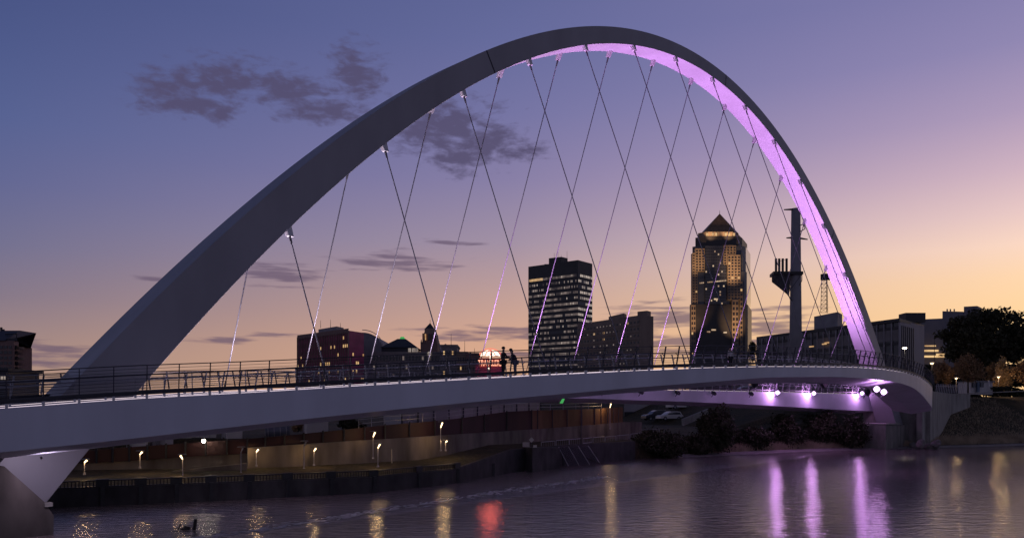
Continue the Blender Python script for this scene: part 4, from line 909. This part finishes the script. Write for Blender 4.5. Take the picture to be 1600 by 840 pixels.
# monopole with platforms
e = empty('monopole_tower', at(1243, 560, 200), 'thick grey telecom monopole with a railed platform and small arms', 'telecom tower')
b0 = at(1243, 600, 200); t_ = at(1243.5, 326, 200)
MB().tube((b0.x, b0.y, 3.5), t_, 1.75, 1.1, n=20).build('shaft', mat('dark_grey_pole', (.27, .26, .29), .6, .1, .5), e, smooth=True)
for y, xl, xr in ((327, 1225, 1246), (371, 1229, 1262)):
    MB().tube(at(xl, y+.5, 199), at(1243, y, 200), .14, .32, n=6).tube(at(1243, y, 200), at(xr, y+3, 199), .32, .14, n=6).build('arm', MT['black'], e)
MB().path([at(1250, 362, 199), at(1258, 357, 198.5), at(1256, 350, 198.5), at(1250, 352, 199)], .12, n=5).build('arm', MT['black'], e)
pz = zz(427, 200); m = MB(); cx = b0.x
m.prism([(gx(1206.5, 199), 198), (gx(1253, 199), 198), (gx(1253, 201), 203), (gx(1206.5, 201), 203)], pz-.5, pz+.2); m.build('platform', MT['black'], e)
m = MB(); top_ = [at(x, 428, 198.2) for x in (1206.5, 1218, 1230, 1253)]; bot = [at(1206.5, 440, 198.2), at(1218, 449, 198.2), at(1230, 459, 198.4), at(1238, 470, 198.6)]
m.path(bot, .12, n=5)
for i in range(3): m.tube(top_[i], bot[i], .1, n=5); m.tube(top_[i], bot[i+1], .07, n=5); m.tube(top_[i+1], bot[i], .07, n=5)
m.path([at(1253, 428, 198.2), at(1253, 438, 198.2), at(1249, 446, 198.6)], .1, n=5); m.build('truss', MT['rail'], e)
MB().sweep([[p for p in (at(1207, 429, 198.6), at(1207, 439.5, 198.6), at(1233, 462, 198.8), at(1236, 429, 198.8))], [p+Vector((0, .12, 0)) for p in (at(1207, 429, 198.6), at(1207, 439.5, 198.6), at(1233, 462, 198.8), at(1236, 429, 198.8))]]).build('screen', mat('grey_mesh_screen', (.11, .10, .11), .8, .2, 1), e)
for px in (1212.5, 1217.5, 1223, 1229): MB().box(at(px, 415, 198.8), (.45, .5, 3.6)).build('antenna', MT['black'], e)
MB().path([at(1211, 410, 198.5), at(1231, 404.5, 198.5)], .06, n=4).build('antenna_bar', MT['black'], e)
# 11 pale blocks at the right
MT['officegrey'] = mat('mauve_grey_cladding', (.20, .19, .225), .7, .12, .3, streak=.3)
e = empty('pale_office_block', (gx(1490, 300), 310, 6), 'pale grey stepped office block behind the big dark tree', 'building')
Yf = 300; corner_block(e, (1432, 304), (1474, 300), (1500, 310), 5, zz(497, Yf), MT['officegrey'])
corner_block(e, (1472.5, 300.5), (1504, 302), (1530, 312), 5, zz(485.5, Yf), MT['officegrey'], 'upper_wall')
corner_block(e, (1506, 306), (1527, 304), (1534, 310), zz(487, Yf), zz(475.5, Yf), MT['officegrey'], 'penthouse')
for px0, px1, y0, y1 in ((1444, 1466, 549, 546), (1444, 1466, 558, 555), (1463, 1482, 558, 552), (1445, 1462, 541, 539)): MB().box(at((px0+px1)/2, (y0+y1)/2, 298), (gx(px1, 298)-gx(px0, 298), .4, (y0-y1)*298/F)).build('lit_opening', MT['litwarm'], e)
for px in (1480, 1485, 1491): MB().tube(at(px, 486, 302), at(px, 482.5, 302), .25, n=6).build('vent', MT['greyroof'], e)
# 12 brick apartment tower at the left edge
e = empty('brick_apartment_tower', (gx(12, 200), 205, GZ), 'brick apartment tower with stacked round balconies and a hipped roof at the left edge', 'building')
Yf = 200.; MB().prism([(gx(-40, Yf), Yf), (gx(22, Yf), Yf), (gx(29, Yf+4), Yf+4), (gx(27, Yf+24), Yf+24), (gx(-40, Yf), Yf+24)], GZ, zz(532, Yf)).build('wall', MT['brick'], e)
b_ = [(gx(-42, Yf), Yf-.5), (gx(9, Yf), Yf-.5), (gx(7, Yf+24), Yf+24), (gx(-42, Yf), Yf+24)]; tp = [(gx(-30, Yf), Yf+8), (gx(1, Yf), Yf+8), (gx(1, Yf), Yf+15), (gx(-30, Yf), Yf+15)]
MB().sweep([[(x, y, zz(532, Yf)) for x, y in b_], [(x, y, zz(516, Yf+8)) for x, y in tp]]).build('hip_roof', MT['slate'], e)
MB().prism([(gx(9.2, Yf), Yf+.3), (gx(26, Yf), Yf+.3), (gx(24, Yf+22), Yf+22), (gx(9, Yf+22), Yf+22)], zz(532, Yf)+.003, zz(528, Yf)).build('parapet', MT['slate'], e)
for px, y in ((2, 511), (5.5, 514)): MB().tube((gx(px, Yf+9), Yf+9, zz(522, Yf+9)), (gx(px, Yf+9), Yf+9, zz(y, Yf+9)), .3, n=6).build('chimney', MT['black'], e)
MB().path([at(8, 522, Yf+4), at(26, 521, Yf+4), at(26, 533, Yf+4)], .12, n=5).build('roof_frame', MT['black'], e)
for j in range(8):
    z_ = zz(542+j*8.3, Yf); c = Vector((gx(31.5, Yf+3), Yf+3, z_)); MB().tube(c+Vector((0, 0, -.35)), c+Vector((0, 0, .25)), .85, 1.0, n=12).build('balcony', MT['brick'] if j % 2 else MT['tan'], e)
    MB().box((gx(24.5, Yf+1), Yf+1.0, z_), (.9, .6, .9)).build('window', MT['glass'], e)
    for px in (2, 9, 16): MB().box((gx(px, Yf), Yf-.02, z_), (.8, .15, .75)).build('window', MT['glass'], e)
MB().box(at(11.5, 588, Yf-.4), (.5, .3, .9)).build('lit_window', MT['litwarm'], e)
e = empty('low_dark_building', (gx(0, 150), 150, 3.5), 'low dark building in front of the brick tower at the left edge', 'building')
MB().prism([(gx(-60, 150), 150), (gx(12, 150), 150), (gx(12, 150), 160), (gx(-60, 150), 160)], 3, zz(578, 150)).build('wall', MT['darksteelclad'], e); MB().box((gx(-24, 150), 155, zz(577, 150)), (9.5, 11, .5)).build('roof', MT['slate'], e)
for px in (3, 8): MB().box(at(px, 590, 149.9), (.35, .2, .8)).build('window', MT['litcool'], e)

# ------------------------------------------------------------------ trees, shrubs, grass
def leaf_mesh(name, lobes, n, size, mt, parent, seed, flat=1.0, tri=True):
    r = np.random.default_rng(seed); wts = np.array([l[1][0]*l[1][1]*l[1][2] for l in lobes])**.7; wts /= wts.sum()
    idx = r.choice(len(lobes), n, p=wts); d = r.normal(size=(n, 3)); d /= np.linalg.norm(d, axis=1)[:, None]
    rad = r.random(n)**.42; rad *= 1+.18*r.normal(size=n)
    c = np.array([l[0] for l in lobes])[idx]; e_ = np.array([l[1] for l in lobes])[idx]
    P = c+d*rad[:, None]*e_
    a = r.normal(size=(n, 3)); a /= np.linalg.norm(a, axis=1)[:, None]; b = np.cross(a, r.normal(size=(n, 3))); b /= np.linalg.norm(b, axis=1)[:, None]
    sz = size*(.6+.8*r.random(n))[:, None]
    V = np.concatenate([P+a*sz, P+b*sz*.6, P-a*sz, P-b*sz*.6], 1).reshape(-1, 3)
    me = bpy.data.meshes.new(name); me.from_pydata([tuple(v) for v in V], [], [(4*i, 4*i+1, 4*i+2, 4*i+3) for i in range(n)]); me.materials.append(mt); me.update()
    o = bpy.data.objects.new(name, me); COL.objects.link(o)
    if parent is not None: o.parent = parent; o.matrix_parent_inverse = W2L(parent)
    return o
def lobes_in(px0, px1, y0, y1, Y, n, seed, shape='round', dep=None, k=.30):
    r = np.random.default_rng(seed); X0, X1, Z0, Z1 = gx(px0, Y), gx(px1, Y), zz(y1, Y), zz(y0, Y); w_, h_ = X1-X0, Z1-Z0; dep = dep or w_*.6; out = []
    for i in range(n):
        while True:
            u, v, q = r.uniform(-1, 1, 3)
            if shape == 'round' and u*u+v*v+q*q < 1: break
            if shape == 'cone' and abs(u) < .5-.5*v and abs(q) < .5-.5*v: break
            if shape == 'box': break
        s_ = r.uniform(.6, 1.25)
        out.append((((X0+X1)/2+u*w_/2*(1-k*.7), Y+q*dep/2*(1-k*.7), (Z0+Z1)/2+v*h_/2*(1-k*.7)), (w_*k/2*s_, dep*k/2*s_, h_*k/2*s_*.9)))
    return out
def tree(name, px0, px1, y0, y1, yb, Y, mt, label, cat, n, size, seed, nl=26, shape='round', trunk=None, k=.34, limbs=6, dep=None):
    pxc = trunk or (px0+px1)/2; base = at(pxc, yb, Y); e = empty(name, base, label, cat)
    lb = lobes_in(px0, px1, y0, y1, Y, nl, seed, shape, dep, k); leaf_mesh('crown', lb, n, size, mt, e, seed)
    m = MB(); cz = (zz(y0, Y)+zz(y1, Y))/2; w_ = gx(px1, Y)-gx(px0, Y); r0 = max(.05, w_*.025); fork = Vector((base.x, base.y, max(base.z+.3, zz(y1, Y)+.15*(zz(y0, Y)-zz(y1, Y)))))
    m.tube(base-Vector((0, 0, .3)), fork, r0, r0*.75, n=8)
    rr_ = np.random.default_rng(seed+5)
    for i in rr_.choice(len(lb), min(limbs, len(lb)), replace=False): 
        c = Vector(lb[i][0]); mid = fork.lerp(c, .5)+Vector((0, 0, w_*.04)); m.tube(fork, mid, r0*.55, r0*.35, n=6); m.tube(mid, c, r0*.35, r0*.1, n=5)
    m.build('trunk', MT['bark'], e); return e
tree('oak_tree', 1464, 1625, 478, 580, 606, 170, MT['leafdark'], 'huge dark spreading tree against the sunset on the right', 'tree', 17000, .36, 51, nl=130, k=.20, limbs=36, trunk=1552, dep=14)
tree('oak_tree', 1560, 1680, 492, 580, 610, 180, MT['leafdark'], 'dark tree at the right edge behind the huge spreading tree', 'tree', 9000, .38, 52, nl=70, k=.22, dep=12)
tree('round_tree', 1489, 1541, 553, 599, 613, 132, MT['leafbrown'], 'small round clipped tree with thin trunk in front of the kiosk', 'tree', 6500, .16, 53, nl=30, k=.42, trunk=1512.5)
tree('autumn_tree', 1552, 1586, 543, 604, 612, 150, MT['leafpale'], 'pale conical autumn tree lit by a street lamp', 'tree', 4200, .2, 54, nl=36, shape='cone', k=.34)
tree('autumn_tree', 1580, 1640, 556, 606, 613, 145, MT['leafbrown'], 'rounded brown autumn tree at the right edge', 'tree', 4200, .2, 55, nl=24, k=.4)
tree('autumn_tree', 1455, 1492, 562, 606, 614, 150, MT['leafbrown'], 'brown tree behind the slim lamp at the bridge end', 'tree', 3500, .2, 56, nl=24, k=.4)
tree('autumn_tree', 1534, 1566, 560, 606, 613, 156, MT['leafbrown'], 'brown bushy tree between the kiosk and the conical tree', 'tree', 3000, .2, 57, nl=20, k=.4)
tree('street_tree', 1168, 1185, 532, 566, 600, 230, MT['leafdark'], 'small leafy tree between the skyscraper and the colonnaded hall', 'tree', 900, .3, 58, nl=10, k=.5)
def shrub(px0, px1, y0, y1, Y, label, n, size, seed, mt=None, nl=18, k=.42, dep=None, name='shrub'):
    e = empty(name, at((px0+px1)/2, y1, Y), label, 'shrub', 'shrubs on the middle bank')
    lb = lobes_in(px0, px1, y0, y1+4, Y, nl, seed, 'round', dep, k); leaf_mesh('foliage', lb, n, size, mt or MT['leafdark'], e, seed)
    m = MB(); b = at((px0+px1)/2, y1+2, Y)
    for l in lb[:5]: m.tube(b, l[0], .06, .02, n=5)
    m.build('stem', MT['bark'], e)
shrub(985, 1070, 664, 716, 87, 'black rounded bush at the water left of the parked cars', 7000, .16, 61, nl=30, dep=7)
shrub(1090, 1148, 632, 712, 93, 'tall dark bush hiding the road right of the parked cars', 7000, .17, 62, nl=34, dep=6)
shrub(1060, 1110, 676, 714, 91, 'low black bush between the two taller dark bushes', 4000, .16, 63, nl=20, dep=5)
shrub(1140, 1205, 662, 706, 99, 'dark bush below the parked silver car', 5000, .17, 64, nl=24, dep=6)
shrub(1195, 1260, 644, 704, 103, 'dark bush below the leftmost purple floodlight', 5500, .17, 65, nl=28, dep=6)
shrub(1250, 1310, 640, 702, 106, 'dark bush below the second purple floodlight', 5500, .17, 66, nl=28, dep=6)
shrub(1300, 1362, 648, 700, 105, 'dark bush beside the pedestal of the arch', 5000, .17, 67, nl=24, dep=5)
shrub(520, 575, 654, 674, 72, 'dark shrub with brown tips behind the fence beside the white cabinet', 2500, .14, 68, nl=16)
shrub(455, 476, 657, 676, 72, 'small brown shrub lit from below left of the white cabinet', 1200, .12, 69, mt=MT['leafbrown'], nl=10)
shrub(1110, 1140, 608, 640, 150, 'far shrub behind the parked cars under the far walkway', 1600, .2, 70, nl=12)
shrub(1540, 1600, 602, 614, 140, 'low hedge along the path at the right edge', 2600, .13, 71, nl=22, k=.3)
tl = lobes_in(1430, 1740, 568, 640, 235, 170, 90, 'box', 14, .14); tlo = leaf_mesh('treeline', tl, 22000, .6, MT['leafdark'], None, 90)
tag(tlo, 'dark mass of far trees and bushes behind the path on the right', 'trees', kind='stuff')
# grasses along the right shore
r = np.random.default_rng(77); V = []; Fc = []
def zground(x, y):
    hit, loc, nrm, idx = ground.ray_cast(Vector((x, y, 60)), Vector((0, 0, -1))); return loc.z if hit else 0.0
bpy.context.view_layer.update()
def scatter(n, xr, orng, hgt):
    for i in range(n):
        x = r.uniform(*xr); a = None
        for (p, _), (q, _) in zip(ST[:-1], ST[1:]):
            if p[0] <= x <= q[0]: t = (x-p[0])/(q[0]-p[0]); a = (x, p[1]+(q[1]-p[1])*t)
        o_ = orng[0]+(orng[1]-orng[0])*r.random()**1.3; x2, y2 = a[0]+OUT.x*o_, a[1]+OUT.y*o_; z_ = zground(x2, y2); h_ = hgt*r.uniform(.4, 1.2)
        dx_, dy_ = r.normal(0, .25, 2)*h_; w_ = .035; i0 = len(V); V.extend([(x2-w_, y2, z_-.05), (x2+w_, y2, z_-.05), (x2+dx_, y2+dy_, z_+h_)]); Fc.append((i0, i0+1, i0+2))
scatter(9000, (40, 82), (1.0, 3.6), .75); scatter(6000, (22, 50), (.8, 6), .8); scatter(7000, (56, 90), (3, 16), .30)
me = bpy.data.meshes.new('bank_grass'); me.from_pydata(V, [], Fc); me.materials.append(MT['grassblade']); me.update()
go = bpy.data.objects.new('bank_grass', me); COL.objects.link(go); tag(go, 'dry pale grasses growing along the far right shore', 'grass', kind='stuff')
# rip-rap by the abutment
rk = np.random.default_rng(5)
for i in range(26):
    px = rk.uniform(1420, 1466); Y = rk.uniform(104.5, 108.5); x = gx(px, Y); z_ = zground(x, Y)
    bm = bmesh.new(); bmesh.ops.create_icosphere(bm, subdivisions=2, radius=rk.uniform(.25, .75))
    for v in bm.verts: v.co *= 1+rk.normal(0, .09); v.co.z *= .7
    me = bpy.data.meshes.new('boulder'); bm.to_mesh(me); bm.free(); me.materials.append(MT['rock'])
    o = bpy.data.objects.new('boulder', me); COL.objects.link(o); o.location = (x, Y, z_+.15+rk.uniform(0, .6)); o.rotation_euler = tuple(rk.uniform(0, 3, 3)); tag(o, 'grey rip rap boulder piled at the foot of the abutment', 'boulder', 'boulders at the abutment')

# ------------------------------------------------------------------ cars, kiosk, right hand lamps
def car(loc, ang, body, label, L_=4.5, H=1.6, roofmat=None):
    e = empty('parked_car', loc, label, 'car', 'cars parked on the far bank'); e.rotation_euler = (0, 0, ang); bpy.context.view_layer.update()
    Mx = Matrix.Translation(loc) @ Matrix.Rotation(ang, 4, 'Z'); q = lambda x, y, z: Mx @ Vector((x, y, z))
    s_ = H/1.6; W_ = .88
    pr_ = [(-2.2, .35), (-2.22, .75), (-2.1, .98), (-1.2, 1.02), (1.0, 1.0), (1.9, .9), (2.2, .72), (2.22, .35)]
    m = MB(); m.sweep([[q(x*L_/4.4, y, z*s_) for x, z in pr_] for y in (-W_, W_)]); m.build('body', body, e)
    cb = [(-2.0, 1.0), (-1.75, 1.55), (-1.2, 1.62), (.1, 1.6), (.55, 1.45), (1.15, 1.0)]
    m = MB(); m.sweep([[q(x*L_/4.4, y*(.92 if z < 1.2 else .8)*W_/.88, z*s_) for x, z in cb] for y in (-.86, .86)]); m.build('cabin', body, e)
    for y in (-1, 1):
        gl = [(-1.8, 1.06), (-1.62, 1.46), (.05, 1.5), (.45, 1.38), (.85, 1.06)]
        m = MB(); m.sweep([[q(x*L_/4.4, y*((.80 if z < 1.2 else .70)+dd), z*s_) for x, z in gl] for dd in (0, .012)]); m.build('side_window', MT['glass'], e)
        for x in (-1.35, 1.35):
            wl = MB(); wl.tube(q(x*L_/4.4, y*.62, .34), q(x*L_/4.4, y*.90, .34), .34, n=14); w2 = wl.build('wheel', MT['tyre'], e)
            MB().tube(q(x*L_/4.4, y*.90, .34), q(x*L_/4.4, y*.915, .34), .20, n=12).build('rim', MT['railpale'], w2)
        MB().box(q(2.15*L_/4.4, y*.62, .74*s_), (.12, .34, .16), X=Mx.to_3x3() @ Vector((1, 0, 0))).build('headlight', MT['headl'], e)
        MB().box(q(-2.17*L_/4.4, y*.68, .80*s_), (.10, .22, .24), X=Mx.to_3x3() @ Vector((1, 0, 0))).build('tail_light', MT['tail'], e)
    if roofmat: MB().box(q(-.85, 0, 1.63*s_), (1.7, 1.3, .05), X=Mx.to_3x3() @ Vector((1, 0, 0))).build('roof_panel', roofmat, e)
def onground(px, Y): x = gx(px, Y); return Vector((x, Y, zground(x, Y)+.02))
car(onground(1024, 137), math.pi+.35, MT['cardark'], 'dark parked car with a pale roof left of the white car', 4.6, 1.75, MT['trailer'])
car(onground(1046, 134), math.pi+.35, MT['carwhite'], 'white parked car in front of the dark car with a pale roof', 4.3, 1.5)
car(onground(1061, 140), math.pi+.35, MT['carwhite'], 'white parked car half hidden at the right end of the left pair', 4.3, 1.5)
car(onground(1163, 141), math.pi+.15, MT['carsilver'], 'silver blue parked car showing above the dark bushes', 4.6, 1.75)
car(onground(1181, 145), math.pi+.15, MT['cardark'], 'dark parked car right of the silver blue car', 4.4, 1.5)
kb = empty('concrete_barrier', onground(1085, 128), 'low pale concrete barrier beside the parked cars', 'barrier')
a, b = onground(1066, 126), onground(1106, 130); MB().box((a+b)/2+Vector((0, 0, .5)), ((b-a).length, .35, 1.0), X=b-a, taper=.96).build('block', MT['paleconcrete'], kb); MB().box((a+b)/2+Vector((0, 0, 1.04)), ((b-a).length, .2, .08), X=b-a).build('cap', MT['paleclad'], kb)
ki = empty('white_kiosk', at(1535, 613, 138), 'small white kiosk with a blue door panel on the path', 'kiosk'); Yk = 138
MB().prism([(gx(1517, Yk), Yk), (gx(1551, Yk+2), Yk+2), (gx(1551, Yk+2), Yk+5), (gx(1517, Yk), Yk+4)], zz(613, Yk)-.3, zz(596, Yk)).build('wall', MT['trailer'], ki)
MB().prism([(gx(1516, Yk), Yk-.3), (gx(1553, Yk+2), Yk+1.6), (gx(1553, Yk+2), Yk+5.3), (gx(1516, Yk), Yk+4.3)], zz(596, Yk), zz(594.5, Yk)).build('roof', MT['greyroof'], ki)
for px in (1519, 1531): MB().box(at(px+3, 601, Yk-.05+.1*(px > 1525)), (.55, .3, .8)).build('window', MT['bluegreyglass'], ki)
MB().box(at(1528, 604.5, Yk+.2), (.4, .4, 1.7)).build('door', mat('blue_door', (.12, .17, .26), .5), ki)
for px, Yv in ((1545, 136),): 
    po = empty('pale_post', at(px, 613, Yv), 'pale square post in front of the kiosk', 'post'); MB().box(at(px, 603, Yv), (.2, .2, 2.0)).build('shaft', MT['trailer'], po); MB().box(at(px, 593.4, Yv), (.28, .28, .08)).build('cap', MT['rail'], po)
MB().sweep([[p, p+Vector((0, 0, .12)), p+Vector((-.3, 1.6, .12)), p+Vector((-.3, 1.6, 0))] for p in [at(px, 615.5-(px-1500)*.045, 131+(px-1500)*.04) for px in range(1490, 1620, 10)]]).build('path', MT['paleconcrete'], kind='structure')
def tall_lamp(px, yh, yb, Y, label, energy, col, r_, lensmat):
    base, top = at(px, yb, Y), at(px, yh, Y); e = empty('street_lamp', base, label, 'street lamp')
    MB().tube(base-Vector((0, 0, .5)), top, .09, .05, n=8).build('pole', MT['rail'], e); MB().tube(top, top+Vector((0, 0, .08)), .45, .4, n=14).build('shade', MT['paleclad'], e)
    MB().tube(top+Vector((0, -.02, -.22)), top+Vector((0, -.02, -.02)), r_*.6, r_, n=12).build('lens', lensmat, e); lamp('bulb', 'POINT', top+Vector((0, -.7, -.35)), energy, col, .15, e); return e
tall_lamp(1456, 566.5, 606, 128, 'slim lamp with a flat disc shade at the right end of the bridge', 40, (1, .66, .34), .26, MT['warmlens'])
tall_lamp(1413.5, 543, 600, 160, 'bright white lamp shining in front of the colonnaded hall', 120, (1, .85, .62), .42, MT['whitelens'])
tall_lamp(1560, 588, 613, 145, 'lamp glowing among the autumn trees on the right', 210, (1, .62, .30), .2, MT['warmlens'])
tall_lamp(1460, 520, 606, 190, 'tall dark lamp post standing beside the pale office block', 2, (1, .66, .34), .05, MT['rail'])
tall_lamp(1494, 590, 613, 143, 'lamp glowing behind the small round tree', 150, (1, .62, .30), .2, MT['warmlens'])

# ------------------------------------------------------------------ people on the near walkway
def near_k(px, off):
    ks = np.linspace(-2, 8, 1600); return min(ks, key=lambda k: abs(800+F*ND.P(k, off, 0).x/ND.P(k, off, 0).y-px))
def person(px, off, h, face, label, top, leg, pose):
    p = ND.P(near_k(px, off), off, 0.01); s_ = h/1.75; e = empty('person', p, label, 'person'); e.rotation_euler = (0, 0, face)
    J = {'pel': (0, 0, .95), 'wai': (0, .0, 1.12), 'che': (0, .02, 1.36), 'nec': (0, .02, 1.50), 'hd0': (0, .03, 1.58), 'hd1': (0, .04, 1.70)}
    for sd, sg_ in (('l', 1), ('r', -1)):
        J['hip'+sd] = (.10*sg_, 0, .90); J['kne'+sd] = (.11*sg_, .03, .50); J['ank'+sd] = (.11*sg_, -.02, .09); J['toe'+sd] = (.12*sg_, .16, .05)
        J['sho'+sd] = (.19*sg_, .01, 1.42)
        if pose == 'reach': J['elb'+sd] = (.22*sg_, .18, 1.18); J['wri'+sd] = (.14*sg_, .40, 1.20); J['han'+sd] = (.12*sg_, .50, 1.22)
        elif pose == 'lean': J['elb'+sd] = (.24*sg_, .12, 1.16); J['wri'+sd] = (.15*sg_, .34, 1.08); J['han'+sd] = (.13*sg_, .43, 1.07)
        else: J['elb'+sd] = (.25*sg_, -.02, 1.13); J['wri'+sd] = (.26*sg_, .06, .90); J['han'+sd] = (.26*sg_, .08, .81)
    if pose in ('lean',):
        for q in ('che', 'nec', 'hd0', 'hd1', 'shol', 'shor', 'elbl', 'elbr', 'wril', 'wrir', 'hanl', 'hanr'): x, y, z = J[q]; J[q] = (x, y+.22*(z-.95)/.6, z-.05)
    rad = {'pel': .15, 'wai': .13, 'che': .155, 'nec': .055, 'hd0': .085, 'hd1': .10, 'hip': .085, 'kne': .058, 'ank': .04, 'toe': .035, 'sho': .062, 'elb': .043, 'wri': .03, 'han': .036}
    keys = list(J); ix = {k_: i for i, k_ in enumerate(keys)}
    ed = [('pel', 'wai'), ('wai', 'che'), ('che', 'nec'), ('nec', 'hd0'), ('hd0', 'hd1')]
    for sd in 'lr': ed += [('pel', 'hip'+sd), ('hip'+sd, 'kne'+sd), ('kne'+sd, 'ank'+sd), ('ank'+sd, 'toe'+sd), ('che', 'sho'+sd), ('sho'+sd, 'elb'+sd), ('elb'+sd, 'wri'+sd), ('wri'+sd, 'han'+sd)]
    me = bpy.data.meshes.new('body'); me.from_pydata([tuple(c*s_ for c in J[k_]) for k_ in keys], [(ix[a], ix[b]) for a, b in ed], [])
    o = bpy.data.objects.new('body', me); COL.objects.link(o); o.parent = e; me.materials.append(MT['skin'])
    o.modifiers.new('skin', 'SKIN'); sub_ = o.modifiers.new('sub', 'SUBSURF'); sub_.levels = 1; sub_.render_levels = 1
    for i, k_ in enumerate(keys): v = rad[k_[:3]]*s_; me.skin_vertices[0].data[i].radius = (v, v*.8 if k_ in ('che', 'wai', 'pel') else v); me.skin_vertices[0].data[i].use_root = (k_ == 'pel')
    def garment(name, ks, edges, grow, mt):
        kx = {k_: i for i, k_ in enumerate(ks)}; g_ = bpy.data.meshes.new(name); g_.from_pydata([tuple(c*s_ for c in J[k_]) for k_ in ks], [(kx[a], kx[b]) for a, b in edges], []); g_.materials.append(mt)
        go_ = bpy.data.objects.new(name, g_); COL.objects.link(go_); go_.parent = e; go_.modifiers.new('skin', 'SKIN'); s2 = go_.modifiers.new('sub', 'SUBSURF'); s2.levels = 1; s2.render_levels = 1
        for i, k_ in enumerate(ks): v = rad[k_[:3]]*s_*grow+.012; g_.skin_vertices[0].data[i].radius = (v, v*.85); g_.skin_vertices[0].data[i].use_root = (i == 0)
    garment('jacket', ['che', 'wai', 'pel', 'shol', 'shor', 'elbl', 'elbr', 'wril', 'wrir'], [('che', 'wai'), ('wai', 'pel'), ('che', 'shol'), ('che', 'shor'), ('shol', 'elbl'), ('shor', 'elbr'), ('elbl', 'wril'), ('elbr', 'wrir')], 1.14, top)
    garment('trousers', ['pel', 'hipl', 'hipr', 'knel', 'kner', 'ankl', 'ankr'], [('pel', 'hipl'), ('pel', 'hipr'), ('hipl', 'knel'), ('hipr', 'kner'), ('knel', 'ankl'), ('kner', 'ankr')], 1.15, leg)
    hx, hy, hz = [c*s_ for c in J['hd1']]; m = MB(); rr_ = .118*s_
    m.sweep([[(hx+math.cos(t)*r_*rr_, hy-.015+math.sin(t)*r_*rr_, hz+z_*rr_) for t in np.linspace(0, 2*math.pi, 12, endpoint=False)] for r_, z_ in ((.75, -.25), (1.0, .1), (.95, .5), (.6, .9), (.05, 1.05))])
    ho = bpy.data.objects.new('hair', None); bpy.data.objects.remove(ho)
    me = bpy.data.meshes.new('hair'); me.from_pydata(m.v, [], m.f); me.materials.append(MT['hair']); ho = bpy.data.objects.new('hair', me); COL.objects.link(ho); ho.parent = e
person(786, .55, 1.62, R(-70), 'person in dark clothes standing upright at the railing beside the red umbrella sign', MT['darkcloth'], MT['darkcloth'], 'reach')
person(805, .55, 1.55, R(75), 'person in dark top and pale lilac trousers leaning toward a companion', MT['darkcloth'], MT['denim'], 'lean')
person(1141, .8, 1.5, R(200), 'person with dark hair in a pale grey top seen from behind below the skyscraper', MT['palecloth'], MT['darkcloth'], 'stand')

# ------------------------------------------------------------------ weir foam and driftwood
r = np.random.default_rng(21); m = MB()
line = [(-13.5, 31.0), (-10.5, 35.2), (-7.6, 40.0), (-3.5, 46.5), (0.5, 52.5), (4.5, 57.5), (7.0, 62)]
for i in range(520):
    t = r.random()*(len(line)-1.001); j = int(t); f = t-j; x = line[j][0]+(line[j+1][0]-line[j][0])*f+r.normal(0, .35); y = line[j][1]+(line[j+1][1]-line[j][1])*f+r.normal(0, .35); a = r.uniform(.06, .40); b = r.uniform(.02, .08); an = r.normal(.9, .3)
    ca, sa = math.cos(an), math.sin(an); n = 7; z_ = .012+r.random()*.01
    m.poly([(x+ca*math.cos(q)*a-sa*math.sin(q)*b, y+sa*math.cos(q)*a+ca*math.sin(q)*b, z_) for q in np.linspace(0, 2*math.pi, n, endpoint=False)])
m.build('foam', MT['foam'], label='broken line of pale foam along the weir crest', cat='foam', kind='stuff')
dw = empty('driftwood_snag', at(295, 826, 34.8), 'dark driftwood snag sticking out of the water in the foreground', 'driftwood'); b0 = at(293, 832, 34.6)
Q_ = lambda x, y, z: b0+Vector((x, y, z))*1.7
m = MB(); m.tube(Q_(-.10, 0, -.2), Q_(-.02, .05, .17), .20, .14, n=9); m.tube(Q_(.05, 0, -.1), Q_(-.14, 0, .12), .17, .10, n=8); m.build('stump', MT['wood'], dw)
MB().tube(Q_(.12, 0, -.2), Q_(.21, 0, .36), .085, .07, n=8).build('branch', MT['wood'], dw)
MB().path([Q_(-.15, 0, -.1), Q_(-.24, 0, .08), Q_(-.17, 0, .24)], .03, n=6).build('branch', MT['wood'], dw)
